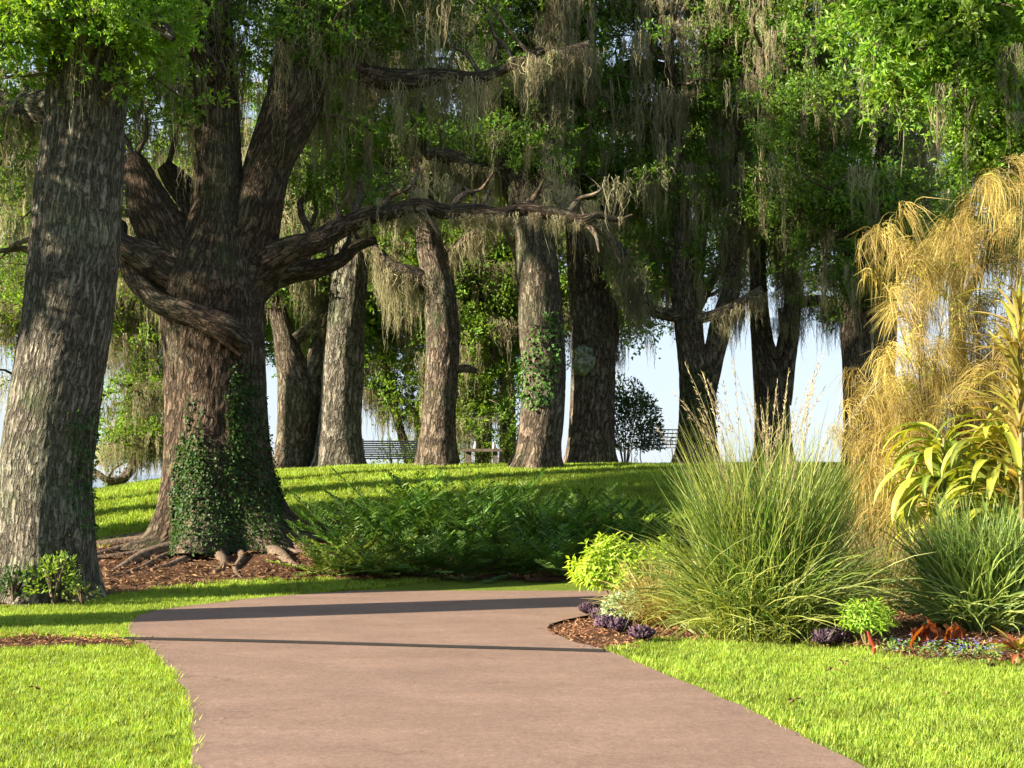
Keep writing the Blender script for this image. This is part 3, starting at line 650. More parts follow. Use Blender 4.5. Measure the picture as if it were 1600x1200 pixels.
# roots spreading over the ground
def root_tube(T, x0, y0, ang, ln, r, name='root'):
    k = 26; t = np.linspace(0, 1, k); w1 = rng.uniform(-.5, .5); a = ang+w1*t+.25*np.sin(t*7+rng.uniform(0, 6)); st = ln/k
    X = x0+np.cumsum(np.cos(a)*st); Y = y0+np.cumsum(np.sin(a)*st); R = r*(1-t)**.8+.012
    Z = ground(X, Y)+R*.35-.02-.10*t*r*3; P = np.c_[X, Y, Z, R]
    V, F, uv, N = tube(P, 10, trunk_disp(rng.uniform(0, 9), .008 if r > .06 else 0, lobes=.06)); T.part(name, mesh(name, V, F, None, ROOT, uv))
ox, oy = ob[0]+.1, ob[1]
for an, ln, r in ((3.3, 2.3, .10), (3.7, 2.6, .11), (4.15, 2.4, .12), (4.5, 1.9, .10), (4.9, 2.1, .11), (5.4, 2.4, .12), (5.85, 2.0, .15), (6.15, 1.9, .12), (3.0, 1.7, .09), (4.35, 2.8, .06), (5.1, 2.6, .06), (5.65, 2.7, .055), (3.95, 3.0, .07)):
    root_tube(T, ox+.85*math.cos(an), oy+.85*math.sin(an), an, ln, r)
lb = VL[0]

# --- the crest trees
def crest(Y, trunk, limbs, boxes, n, label, floor=FL, mossp=.5, protos=None, per=25, hangs=.9, bark=BARK, extra=None, spread=.42, flare=.30):
    T = Tree('live_oak', Y, label, bark)
    b0 = trunk[0]; zg = float(ground((b0[0]-800)/F_PX*Y, Y)); yb = HZ-(zg-.12-EYE)/Y*F_PX
    tr = [(b0[0], max(yb, b0[1]), b0[2])]+list(trunk[1:])
    T.trunk(tr, (.032, .045), flare, .22, .017, 6, lobes=.05, fx=8.)
    for l in limbs:
        q = T.limb(l)
        T.hang(q, int(hangs*22*max(1, np.linalg.norm(q[0, :3]-q[-1, :3]))), 1.0, .3)
    if boxes: T.crown(boxes, n, per, spread, mossp)
    if extra: extra(T)
    T.finish(protos or SPR, floor=floor); return T
CY0, CY1 = -260, 330
T3 = crest(34.2, [(461, 742, 32), (465, 690, 33), (468, 640, 34), (466, 600, 32), (452, 560, 22), (444, 520, 17), (432, 480, 13), (420, 430, 9)],
      [[(480, 640, 26), (492, 590, 21), (502, 545, 17), (508, 500, 14, .2), (502, 440, 12, .4), (506, 380, 11, .4), (520, 300, 9, .5), (530, 200, 7, .5)], [(462, 530, 9, -.2), (485, 515, 8, -.2), (505, 490, 5, -.2)], [(430, 490, 8), (410, 455, 6), (385, 430, 4)]],
      [(380, 540, 150, 460, 33, 37), (380, 560, -150, 150, 33, 37)], 60, 'dark forked oak just right of the great oak on the crest', FL)
T4 = crest(33.7, [(530, 740, 37), (530, 700, 35), (532, 650, 32), (536, 580, 31), (541, 500, 28), (547, 430, 27), (552, 360, 25), (556, 280, 23), (560, 180, 20), (556, 80, 17), (560, -60, 13), (570, -180, 9)],
      [[(555, 320, 16), (590, 270, 12, .3), (620, 210, 9, .4), (660, 150, 6, .5)], [(548, 240, 14), (515, 190, 10, -.3), (480, 140, 7, -.3)], [(520, 520, 10, .3), (505, 470, 10, .5), (500, 420, 8, .6), (488, 370, 6, .6)]],
      [(440, 660, -260, 330, 31.5, 36)], 80, 'straight grey ridged oak right beside the dark forked oak, left of the slatted bench', FL, bark=BARK2)
T5 = crest(32.6, [(684, 738, 30), (684, 700, 28), (686, 650, 25), (690, 590, 25), (692, 530, 25), (688, 470, 25), (680, 420, 23), (668, 370, 20), (660, 310, 17), (655, 240, 14), (648, 150, 11), (640, 40, 9), (640, -90, 7)],
      [[(676, 450, 15), (650, 430, 12, -.1), (620, 420, 10, -.2), (598, 405, 8, -.2), (580, 380, 5, -.2)], [(690, 430, 12), (706, 395, 9), (735, 370, 6), (760, 350, 4)], [(690, 590, 8, .4), (720, 575, 7, .7), (745, 580, 4, .9)]],
      [(570, 780, -260, 330, 32, 37)], 80, 'reddish bent oak standing between the slatted bench and the stone table', FL)
def ex6(T):
    # ivy patch on the trunk
    pass
T6 = crest(31.9, [(838, 738, 38), (842, 700, 34), (848, 650, 34), (850, 590, 34), (846, 520, 35), (842, 450, 34), (834, 380, 31), (826, 330, 30), (812, 290, 26), (796, 250, 20), (784, 200, 16), (775, 120, 14), (765, 20, 12), (760, -100, 9)],
      [[(830, 340, 20), (848, 290, 16), (858, 230, 14), (862, 150, 12), (870, 60, 9), (880, -60, 6)], [(800, 265, 16), (770, 262, 15, -.1), (735, 258, 14, -.3), (700, 245, 13, -.4), (665, 240, 8, -.5)],
       [(780, 130, 9), (830, 108, 9, -.2), (870, 88, 8, -.3), (920, 70, 6, -.3)]],
      [(700, 900, -260, 320, 31, 36)], 80, 'oak with an ivy patch halfway up its trunk in the middle of the crest', FL, extra=ex6)
T7 = crest(34.3, [(924, 742, 40), (924, 700, 37), (926, 650, 35), (928, 590, 34), (928, 540, 34), (923, 470, 33), (915, 400, 29), (906, 340, 22), (901, 270, 20), (898, 180, 19), (900, 80, 18), (908, -40, 15), (915, -160, 10)],
      [[(903, 180, 12), (940, 130, 10, .3), (990, 100, 9, .4), (1050, 105, 7, .4), (1110, 110, 5, .5)], [(925, 360, 10), (960, 300, 8), (1000, 285, 6), (1020, 265, 4)], [(900, 120, 12), (870, 60, 9, -.5), (840, 10, 6, -.6)], [(925, 500, 7, .5), (955, 470, 7, .7), (962, 530, 5, .8), (955, 560, 3, .8)]],
      [(830, 1060, -260, 330, 31.5, 36.5)], 90, 'oak with a round green lichened knot on its trunk in the middle of the crest', FL)
T8 = crest(33.2, [(1088, 736, 33), (1089, 690, 29), (1089, 640, 27), (1088, 590, 26), (1078, 540, 20), (1070, 480, 19), (1064, 420, 17), (1066, 350, 14), (1062, 270, 12), (1050, 180, 10), (1045, 60, 7)],
      [[(1098, 620, 20), (1112, 570, 18), (1126, 510, 17, .2), (1140, 450, 14, .3), (1148, 390, 13, .3), (1152, 320, 12, .3), (1148, 240, 10, .3), (1130, 150, 9, .3), (1110, 50, 6, .3)],
       [(1072, 490, 12), (1045, 492, 10, -.2), (1015, 482, 9, -.3), (992, 440, 9, -.4), (975, 400, 8, -.4), (950, 365, 6, -.4), (930, 330, 5, -.4)],
       [(1085, 500, 8, -.1), (1120, 492, 8, -.2), (1155, 475, 7, -.2), (1190, 450, 5, -.1)]],
      [(960, 1250, -260, 330, 31.5, 36.5), (950, 1060, 330, 470, 33, 36)], 100, 'ivied oak forking low with a hooked hanging limb on its left side', FL)
T9 = crest(34.3, [(1208, 736, 30), (1208, 690, 27), (1206, 640, 26), (1202, 590, 25), (1192, 540, 17), (1186, 480, 14), (1184, 420, 12), (1180, 340, 10), (1170, 250, 8)],
      [[(1216, 630, 19), (1226, 570, 17), (1236, 510, 15), (1240, 460, 13), (1232, 390, 11), (1236, 300, 9), (1250, 200, 7)], [(1236, 480, 10), (1262, 468, 9, .1), (1292, 472, 8, .2), (1330, 480, 7, .3)], [(1205, 540, 6, -.2), (1215, 560, 4, -.3), (1222, 540, 3, -.4), (1218, 480, 3, -.3)]],
      [(1120, 1340, -100, 400, 32, 36.5)], 75, 'slender forked oak between two bright gaps of sky right of the ivied fork', FL, mossp=.6, per=22)
T10 = crest(32.4, [(1362, 752, 46), (1360, 700, 42), (1360, 640, 40), (1358, 580, 40), (1358, 510, 42), (1362, 440, 38), (1372, 370, 30), (1382, 290, 22), (1392, 200, 18), (1398, 100, 15), (1400, -30, 12)],
      [[(1350, 440, 22), (1325, 390, 16), (1290, 330, 13, .2), (1270, 270, 11, .3), (1250, 190, 10, .3), (1205, 140, 9, .3), (1160, 110, 6, .3)], [(1380, 320, 14), (1420, 270, 10), (1450, 200, 8), (1480, 120, 5)]],
      [(1180, 1480, -260, 440, 30, 35), (1300, 1400, 400, 520, 31.5, 33)], 130, 'thick shaded oak half hidden behind the golden drooping shrub', FL, mossp=.4, per=24)
# the leaning small trees beyond the crest
T11 = crest(41, [(150, 790, 7), (172, 765, 7), (196, 745, 7), (214, 715, 8), (228, 680, 8), (240, 630, 7), (238, 580, 6), (246, 540, 5), (262, 480, 4), (270, 400, 4)],
      [[(196, 745, 5), (170, 752, 5, -.2), (148, 738, 4, -.3), (120, 745, 3, -.3)], [(214, 600, 5, .2), (208, 540, 6, .2), (205, 480, 5, .2), (195, 420, 4, .2)]],
      [(130, 290, 420, 700, 39, 44), (150, 270, 560, 735, 40, 43), (-40, 420, 200, 480, 39, 44)], 150, 'thin leaning oak seen in the gap between the two big left trunks', FLB2, 1.0, SPRD, 9, .6, flare=0, spread=.3)
T12 = crest(43, [(640, 780, 8), (641, 740, 8), (634, 700, 7), (622, 660, 6), (612, 620, 6), (604, 560, 5), (598, 480, 5), (590, 400, 4)],
      [[(642, 740, 5), (652, 690, 4), (662, 640, 4), (668, 570, 3)]],
      [(560, 680, 420, 650, 40, 46), (540, 760, 180, 420, 40, 46), (410, 500, 420, 600, 40, 44), (700, 800, 400, 700, 39.5, 44), (880, 1000, 330, 500, 40, 44)], 190, 'small twin stemmed tree behind the slatted bench', FLB2, .9, SPRD, 12, .6, flare=0, spread=.35)
BG = [(60, 44, (-100, 240, 120, 560)), (330, 47, (220, 520, 120, 560)), (480, 44, (400, 600, 250, 540)), (752, 42, (690, 830, 300, 690)), (790, 47, (640, 900, 100, 560)),
      (922, 44, (890, 1060, 150, 530)), (1092, 46, (1040, 1240, 80, 460)), (1352, 45, (1200, 1420, 60, 440)), (1500, 43, (1400, 1720, 100, 420))]
LB = ['bushy sunlit tree low behind the leftmost trunk', 'leafy tree behind the great oak trunk', 'leafy tree beyond the gap right of the great oak', 'dark low hanging mossy tree behind the stone table',
      'tall leafy tree filling the gap left of the ivy patched oak', 'yellow green tree seen above the gap right of the knotted oak', 'leafy tree high behind the ivied forking oak',
      'leafy tree high behind the slender forked oak', 'thin leafy tree high behind the golden drooping shrub']
for (px, Y, (x0, x1, y0, y1)), lab in zip(BG, LB):
    crest(Y, [(px, 800, 14), (px+4, 640, 12), (px-6, 480, 11), (px+5, 330, 9), (px, 180, 7), (px+6, 40, 5)],
          [[(px, 480, 7), (px+50, 380, 5), (px+90, 270, 4)], [(px, 400, 7), (px-50, 320, 5), (px-90, 220, 4)]],
          [(x0, x1, y0, y1, Y-2.5, Y+3.)], int((x1-x0)*(y1-y0)/900), lab, FLB, .35, SPRD, 15, .3, flare=0, spread=.5)
# --- tree whose sunlit boughs hang in from the right
T = Tree('live_oak', 24., 'sunlit leafy oak whose boughs hang in at the top right corner', BARK)
T.trunk([(1690, 930, 50), (1690, 700, 46), (1680, 500, 44), (1665, 300, 40), (1640, 150, 34), (1610, 20, 30), (1600, -120, 24)], (.04, .06), .3, .3, .018, 6)
T.limb([(1650, 200, 26), (1590, 150, 20, -.2), (1540, 100, 15, -.4), (1490, 60, 12, -.6), (1440, 10, 8, -.8)])
T.limb([(1660, 300, 22), (1600, 230, 16, -.4), (1550, 190, 11, -.6), (1500, 180, 6, -.7)])
T.limb([(1500, 70, 14, -.6), (1465, 120, 12, -.6), (1450, 60, 13, -.6), (1460, -10, 12, -.6), (1440, -100, 10, -.6)])
T.limb([(1620, 60, 20), (1560, -40, 16), (1450, -120, 11), (1330, -140, 8), (1220, -100, 5)])
T.crown([(1360, 1640, -60, 90, 21.8, 24), (1480, 1640, 90, 230, 21.8, 24), (1500, 1620, 210, 280, 22, 23.6), (1380, 1500, 60, 160, 23, 25), (1300, 1400, -40, 70, 22.5, 24)], 170, 9, .3, .04)
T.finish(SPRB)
# --- oaks outside the left of the frame whose shadows streak the lawn and the path
def shade_tree(x, y, r, z0, n, label, rad=3.5, h=5.):
    z = float(ground(x, y)); T = Tree('live_oak', y, label)
    T.trunk([(x, y, z-.1, r), (x+.1, y, z+2, r*.85), (x-.1, y+.1, z+z0, r*.7), (x, y, z+z0+h*.6, r*.4)], (.12, .2), .3, .3, 0, 6, world=True)
    for k in range(4):
        a = k*1.6+rng.uniform(0, 1); T.limb([(x, y, z+z0*.9, r*.4), (x+rad*.5*math.cos(a), y+rad*.5*math.sin(a), z+z0+h*.3, r*.25), (x+rad*math.cos(a), y+rad*math.sin(a), z+z0+h*.5, r*.12)], world=True)
    k = n; P = rdir(k)*rng.uniform(.3, 1, (k, 1))**.5*np.array((rad, rad, h*.5))+np.array((x, y, z+z0+h*.5))
    T.sp.append(P); T.finish(SPR, sc=2.)
shade_tree(-10.2, 14.9, .85, 11.5, 60, 'oak off the left edge shading the far bend of the path', 3, 5)
shade_tree(-15.5, 21.8, .5, 7.2, 520, 'unseen oak added off the left edge to shade the great oak', 3.2, 8)  # unseen, added so its crown darkens the upper great oak
shade_tree(-13.2, 17.2, .45, 6., 150, 'unseen oak added off the left edge to shade the leftmost trunk', 2.0, 4)  # unseen, added so its crown dims the upper left trunk
shade_tree(-14.5, 24.7, .42, 11.5, 60, 'oak off the left edge shading the slope', 3., 6)
shade_tree(-13.8, 26.6, .2, 11.5, 40, 'slimmer oak off the left edge striping the slope', 2., 6)
shade_tree(-16.5, 22.2, .38, 10., 60, 'tall oak off the left edge striping the lower slope', 2., 6)
shade_tree(-14.5, 29.8, .4, 11.5, 60, 'oak off the left edge on the crest', 3., 7)

# knot on the trunk
V, F, uv, N = tube(catmull([(.05, .10, -.30, .08), (.02, .06, -.2, .20), (0, .05, -.04, .26), (-.02, .05, .06, .16), (0, .02, .12, .19), (0, .06, .2, .2), (0, .1, .3, .07)], 30), 34, trunk_disp(3, .03, lobes=.1, fx=6))
kp = W(912, 562, 34.3-.49); T7o = T7; T7.part('knot', mesh('knot', V, F, None, KNOT, uv), kp)
# ivy: leaves hugging the trunks
def ivy(V, N, test, n, size, label, mat=IVY, lift=.025):
    front = np.where(test(V) & (N[:, 1] < .25))[0]; idx = rng.choice(front, n)
    P = V[idx]+N[idx]*rng.uniform(0, lift, (n, 1))+rng.normal(size=(n, 3))*.015
    D = N[idx]*.5+rng.normal(size=(n, 3))*.5+np.array((0, 0, -.7)); NN = N[idx]+rng.normal(size=(n, 3))*.35+np.array((0, 0, .3))
    L = size*rng.uniform(.6, 1.3, n); c = P.mean(0); V2, F2 = kites(P-c, D, NN, L, L*.85, .1, .35)
    o = obj('ivy', mesh('ivy', V2, F2, None, mat, tint=np.repeat(rng.uniform(0, 1, n), 4), smooth=False), loc=c)
    return tag(o, label, 'ivy')
def pyx(V): return V[:, 0]/V[:, 1]*F_PX+800, HZ-(V[:, 2]-EYE)/V[:, 1]*F_PX
def t1(V):
    x, y = pyx(V); nz = fbm(V*1.6, 3); lo = np.interp(x, [255, 278, 292, 320, 345, 365, 385, 405, 420], [835, 700, 610, 640, 720, 570, 560, 640, 700]); e = (y-(lo+260*(nz-.45)))/130+.5*np.clip((y-720)/90, 0, 1); return (x > 268) & (x < 440) & (e > rng.uniform(-.1, 1.2, len(x)))
ivy(VO, NO, t1, 6500, .052, 'dark green ivy climbing the foot of the great oak')
def t2(V):
    x, y = pyx(V); return ((x-845-(560-y)*.18)/26)**2+((y-560)/62)**2 < 1.3+2.6*(fbm(V*2.6, 3)-.45)
ivy(T6.V, T6.N, t2, 420, .085, 'ivy patch halfway up the trunk left of the knotted one', mat=leaf_mat('ivy_leaf_light', (.03, .09, .013), (.09, .17, .025), .3, .06), lift=.09)
def t3(V):
    x, y = pyx(V); return (x > 1070) & (x < 1118) & (y > 560+60*fbm(V*2, 2)) & (y < 690)
ivy(T8.V, T8.N, t3, 500, .08, 'ivy on the right side of the forked trunk near the tall grass')
def t4(V):
    x, y = pyx(V); return (x > 105) & (x < 160) & (y > 560+120*fbm(V*2, 2)) & (y < 840) 
ivy(VL, NL, t4, 500, .05, 'thin ivy on the shaded right side of the leftmost trunk')

# ------------------------------------------------------------------ seats and table on the crest
def bar(mb, a, b, w_, d_):
    a, b = np.array(a, float), np.array(b, float); V, F, uv, N = tube(np.array([(*a, w_), (*((a+b)/2), w_), (*b, w_)]), 6); mb.add(V, F)
def bench_slat(loc, rz, width, label):
    r = empty('park_bench', loc, label, 'bench', None, rz); sl_ = MB(); sl_.box((0, 0, 0), (width, .018, .034)); sm = sl_.mesh('slat', SLATM, False)
    for k in range(9): obj('slat', sm, r, (0, .30+.012*k, .42+.052*k), (-.2, 0, 0))
    s2 = MB(); s2.box((0, 0, 0), (width, .05, .02)); sm2 = s2.mesh('slat', SLATM, False)
    for k in range(7): obj('slat', sm2, r, (0, -.2+.07*k, .42))
    for x in (-width/2+.03, 0, width/2-.03):
        m = MB(); bar(m, (0, 0, 0), (0, .0, .42), .02, 0); lm = m.mesh('leg', IRON)
        obj('leg', lm, r, (x, -.2, 0)); 
        m = MB(); bar(m, (0, .3, 0), (0, .26, .42), .02, 0); bar(m, (0, .27, .42), (0, .41, .9), .018, 0); obj('leg', m.mesh('leg', IRON), r, (x, 0, 0))
    for x in (-width/2, width/2):
        m = MB(); V, F, uv, N = tube(catmull([(0, .33, .64, .016), (0, .05, .66, .018), (0, -.2, .63, .018), (0, -.25, .56, .016), (0, -.2, .42, .016)], 16), 6); m.add(V, F); obj('armrest', m.mesh('armrest', IRON), r, (x, 0, 0))
    return r
def gp(px, Y, dz=0): x = (px-800)/F_PX*Y; return (x, Y, float(ground(x, Y))+dz)
bench_slat(gp(611, 37.6), math.pi, 1.36, 'dark slatted park bench with its back to the path, between two trunks')
# ornate iron bench
r = empty('garden_bench', gp(1026, 35.6), 'wrought iron bench with scrolled legs beside the dark round shrub on the crest', 'bench', None, math.radians(205))
def scroll(x, pts, nm, rr=.012):
    m = MB(); V, F, uv, N = tube(catmull([(0, *p, rr) for p in pts], 5*len(pts)), 6); m.add(V, F); return obj(nm, m.mesh(nm, IRON), r, (x, 0, 0))
def spiral(cx, cz, R, t0, turns, sgn=1, k=14): return [(cx+R*(1-.75*i/k)*math.cos(t0+sgn*turns*6.28*i/k), cz+R*(1-.75*i/k)*math.sin(t0+sgn*turns*6.28*i/k)) for i in range(k+1)]
for x in (-.55, .55):
    scroll(x, [(-.26, .0), (-.20, .2), (-.24, .42)], 'leg'); scroll(x, [(.30, .0), (.20, .2), (.22, .42)], 'leg')
    scroll(x, spiral(0, .12, .10, 1.57, 1.4), 'leg_scroll', .009); scroll(x, spiral(0, .31, .08, -1.57, 1.3), 'leg_scroll', .009)
    scroll(x, [(.24, .66), (.0, .68), (-.2, .66)]+spiral(-.24, .58, .09, 1.2, 1.2), 'armrest'); scroll(x, [(.22, .42), (.28, .65), (.34, .88)], 'back_post', .014)
for k in range(7):
    m = MB(); m.box((0, 0, 0), (1.12, .03, .012)); obj('slat', m.mesh('slat', IRON, False), r, (0, -.22+.07*k, .43))
for k in range(5):
    m = MB(); m.box((0, 0, 0), (1.12, .012, .026)); obj('slat', m.mesh('slat', IRON, False), r, (0, .24+.022*k, .50+.085*k))
for k in range(9):
    m = MB(); bar(m, (0, .22, .43), (0, .335, .86), .006, 0); obj('back_bar', m.mesh('back_bar', IRON), r, (-.48+.12*k, 0, 0))
# stone table
r = empty('garden_table', gp(753, 38.2), 'low dark stone table behind the crest between two trunks', 'table')
m = MB(); m.box((0, 0, .72), (1.02, .6, .07)); obj('tabletop', m.mesh('tabletop', STONE, False), r)
for x in (-.33, .33): m = MB(); m.box((x, 0, .34), (.12, .42, .69)); obj('leg', m.mesh('leg', STONE, False), r)
for x, hgt in ((-.16, .19), (.3, .17)):
    m = MB(); V, F, uv, N = tube(catmull([(0, 0, 0, .04), (0, 0, .04, .05), (0, 0, .09, .045), (0, 0, .14, .025), (0, 0, hgt, .022)], 14), 14); m.add(V, F)
    o = tag(obj('jug', m.mesh('jug', NB('pale_glaze').finish((.30, .28, .24), .6)), None, Vector(r.location)+Vector((x, 0, .756))), 'small pale jug on the %s end of the stone table' % ('left' if x < 0 else 'right'), 'jug')

# ------------------------------------------------------------------ shrubs and plants
def fan_shrub(name, loc, label, n, R, H, mat, size, cat='shrub', stems=7, lift=.25, group=None, flat_=1.):
    r = empty(name, loc, label, cat, group)
    d = rdir(n); d[:, 2] = np.abs(d[:, 2])*1.; rad = rng.uniform(.55, 1.05, n)**.6
    lump = .75+.5*fbm(d*2.4+rng.uniform(0, 9), 2)/.43*.8
    P = d*rad[:, None]*lump[:, None]*np.array((R, R, H*.62))+np.array((0, 0, H*lift)); D = d+rng.normal(size=(n, 3))*.6
    V, F = kites(P, D, d+rng.normal(size=(n, 3))*.6+np.array((0, 0, .5)), size*rng.uniform(.6, 1.3, n), size*.48, .2)
    o = obj('foliage', mesh('foliage', V, F, None, mat, tint=np.repeat(rng.uniform(0, 1, n), 4), smooth=False), r); o['kind'] = 'stuff'
    for k in range(stems):
        a = k*6.28/stems+rng.uniform(-.3, .3); t = np.array((math.cos(a)*R*.55, math.sin(a)*R*.55, H*.75))
        V, F, uv, N = tube(catmull([(0, 0, 0, .02), (*(t*.5+np.array((0, 0, .08))), .014), (*t, .006)], 8), 6); obj('stem', mesh('stem', V, F, None, BARKS, uv), r)
    return r
fan_shrub('round_shrub', gp(977, 37.6), 'dark rounded shrub against the sky beside the knotted oak', 5200, .82, 2.45, leaf_mat('dark_shrub_leaf', (.04, .085, .035), (.08, .13, .05), .3, .08), .10)
for px, Y, h, lab in ((690, 40, 1.4, 'dark bush low behind the stone table, left of it'), (626, 41, 1.6, 'sparse bush behind the slatted bench'), (780, 41, 1.8, 'dark bush right behind the stone table'), (190, 41.5, 1.3, 'small dark bush on the crest in the left gap')):
    fan_shrub('bush', gp(px, Y, .2), lab, 700, .8, h, LEAFD, .1)

# coontie plants: arching pinnate fronds, each frond a part
def frond_mesh(L=1.0, droop=.9, n=22, ll=.17, mat=HEDGE, lw=.030):
    k = 14; t = np.linspace(0, 1, k); x = L*np.sin(t*droop*1.25)/(droop*1.25)*1.15; z = L*(t-.36*droop*t*t)*.95
    P = np.c_[x, x*0, z]; mb = MB(); V, F, uv, N = tube(np.c_[P, .006*(1-.7*t)], 5); mb.add(V, F, T=.5)
    for s_ in (-1, 1):
        u = np.linspace(.16, 1, n); B = np.array([np.interp(u, t, P[:, c]) for c in range(3)]).T
        T_ = np.gradient(B, axis=0); T_ /= np.linalg.norm(T_, axis=1)[:, None]
        D = T_*.75+np.array((0, s_*1., .12))+rng.normal(size=(n, 3))*.12; NN = np.tile((0, 0, 1.), (n, 1))+rng.normal(size=(n, 3))*.3
        l = ll*np.sin(np.pi*(.12+.8*u))**.6*rng.uniform(.85, 1.1, n); V, F = kites(B, D, NN, l, lw, .2, .45); mb.add(V, F, T=np.repeat(rng.uniform(0, 1, n), 4))
    return mb.mesh('frond', mat, False)
FR = [frond_mesh(1., d, mat=HEDGE) for d in (.7, .9, 1.1, 1.3)]
FRY = [frond_mesh(.8, d, mat=leaf_mat('sunlit_coontie_leaf', (.07, .14, .02), (.22, .28, .04), .4, .08)) for d in (.8, 1.1)]  # yellower copy: sun on the hedge's left end put into the leaf colour
hedge = [(520, 898, .80, 'fern palm tinted sunlit yellow at the left front end of the dark hedge', 1), (585, 897, .85, 'fern palm tinted sunlit yellow second from the left in the front row of the hedge', 1), (655, 896, .85, 'fern palm in the front row of the hedge, third from the left', 0),
         (730, 896, .85, 'fern palm in the front row of the hedge, fourth from the left', 0), (805, 896, .85, 'fern palm in the front row of the hedge, fifth from the left', 0), (875, 899, .85, 'fern palm at the right front of the hedge by the path end', 0),
         (560, 868, 1.05, 'fern palm at the left of the middle row of the hedge', 0), (640, 864, 1.15, 'fern palm in the middle row of the hedge, second from left', 0), (720, 864, 1.15, 'fern palm in the middle row of the hedge, third from left', 0), (800, 862, 1.1, 'fern palm in the middle row of the hedge, fourth from left', 0),
         (880, 866, 1.1, 'fern palm in the middle row of the hedge, above the path end', 0), (955, 872, 1.05, 'fern palm in the middle row of the hedge behind the lime shrub', 0), (1030, 872, 1.0, 'fern palm at the right of the hedge behind the tall grass', 0),
         (610, 842, 1.15, 'tallest fern palm at the back left of the hedge', 0), (690, 838, 1.15, 'fern palm at the back of the hedge, second from left', 0), (780, 838, 1.1, 'fern palm at the back of the hedge near its middle', 0), (870, 840, 1.05, 'fern palm at the back of the hedge, second from right', 0), (950, 846, .95, 'fern palm at the back right end of the hedge', 0)]
for hx, hy, h, lab, yl in hedge:
    p = og(hx, hy); r = empty('fern_palm', p, lab, 'fern palm', 'fern palms of the dark hedge', rng.uniform(0, 6))
    for k in range(50):
        el = rng.uniform(0, 1); a = k*2.4+rng.uniform(-.3, .3)
        sx = rng.uniform(-.35, .75)*(1-.4*el); obj('frond', (FRY if (yl and rng.uniform() < .75) else FR)[rng.integers(2 if yl else 4)] if yl else FR[rng.integers(4)], r, (rng.normal()*.10, rng.normal()*.10, 0), (0, sx, a), h*rng.uniform(.75, 1.1)*1.0)

# tall ornamental grass
def blades(n, L, R0, spread, droop, wd, k=7, e=1., seed=0, up=.0):
    t = np.linspace(0, 1, k)[None]; a = rng.uniform(0, 6.28, n); sp = spread*rng.uniform(0, 1, n)**e; ln = L*rng.uniform(.45, 1.05, n)
    th = sp[:, None]+droop*rng.uniform(.4, 1.3, (n, 1))*t**1.5*(.35+sp[:, None])          # angle from vertical along the blade
    ds = (ln/(k-1))[:, None]; dx = np.cumsum(np.sin(th)*ds, 1)-np.sin(th)*ds; dz = np.cumsum(np.cos(th)*ds, 1)-np.cos(th)*ds
    r0 = R0*np.sqrt(rng.uniform(0, 1, n)); a0 = a+rng.normal(size=n)*.6; az = a[:, None]+rng.normal(size=(n, 1))*.7*t+.16*np.sin(t*4+rng.uniform(0, 6.28, (n, 1)))*t
    P = np.stack([(r0*np.cos(a0))[:, None]+dx*np.cos(az), (r0*np.sin(a0))[:, None]+dx*np.sin(az), np.maximum(dz, .01)], -1)
    w_ = wd*rng.uniform(.6, 1.3, (n, 1))*np.minimum(1, (1-t)*2.2+.08)
    V, F = ribbon(P, w_*np.ones((n, k)), rdir(n, .4)); return V, F, P
def grass_clump(name, loc, label, layers, mat, stalks=0, sl_=2.4, plume=.2, cat='ornamental grass', stalk_mat=None):
    r = empty(name, loc, label, cat); mb = MB()
    for (n, L, R0, spd, dr, wd, e, t0, t1) in layers:
        V, F, P = blades(n, L, R0, spd, dr, wd, 8, e); mb.add(V, F, T=np.repeat(rng.uniform(t0, t1, n), 16))
    o = obj('blades', mb.mesh('blades', mat), r); o['kind'] = 'stuff'
    for i in range(stalks):
        a = rng.uniform(0, 6.28); th = rng.uniform(.03, .38); L = sl_*rng.uniform(.75, 1.06); k = 12; t = np.linspace(0, 1, k); ang = th+.55*t**2.5*rng.uniform(.3, 1.)
        x = np.cumsum(np.sin(ang))*L/k; z = np.cumsum(np.cos(ang))*L/k; P = np.c_[x*math.cos(a), x*math.sin(a), z, .0035*(1-.6*t)]
        mb = MB(); V, F, uv, N = tube(P, 4); mb.add(V, F, T=.9)
        u = P[-3:, :3]; base = P[-4, :3]; D = P[-1, :3]-base; n = 34; uu = rng.uniform(0, 1, n)
        V, F = kites(base+D*uu[:, None], D/np.linalg.norm(D)+rng.normal(size=(n, 3))*.33, rdir(n), .05, .007); mb.add(V, F, T=np.repeat(rng.uniform(.5, 1, n), 4))
        obj('flower_stalk', mb.mesh('flower_stalk', stalk_mat or STALK), r, (rng.normal()*.12, rng.normal()*.12, 0))
    return r
STALK = leaf_mat('straw_stalk', (.34, .27, .12), (.46, .38, .22), .3, .05, (1, 1, .8))
def fp(px, py, dz=0): x, y = flat(px, py); return (x, y, dz)
grass_clump('tall_grass', fp(1195, 992), 'largest arching green and straw grass clump right of the lime shrub',
            [(1700, 1.95, .36, .38, .8, .012, .9, 0, .5), (1300, 1.6, .5, .85, 1.35, .012, .9, 0., .8), (800, 1.0, .7, 1.05, 1.7, .013, .8, .3, 1.), (700, 2.35, .35, .36, .4, .008, .9, .4, 1.)], GRASS1, 46, 2.75)
grass_clump('tall_grass', fp(1055, 975), 'low fine olive grass skirt at the left foot of the big grass clump', [(1500, .85, .34, 1.05, 1.3, .008, .8, .3, 1.)], GRASS3, 0)
grass_clump('tall_grass', fp(1095, 968), 'sprawling light green grass between the lime shrub and the big clump', [(1100, .95, .36, 1.1, 1.2, .009, .8, .2, .9)], GRASS1, 0)
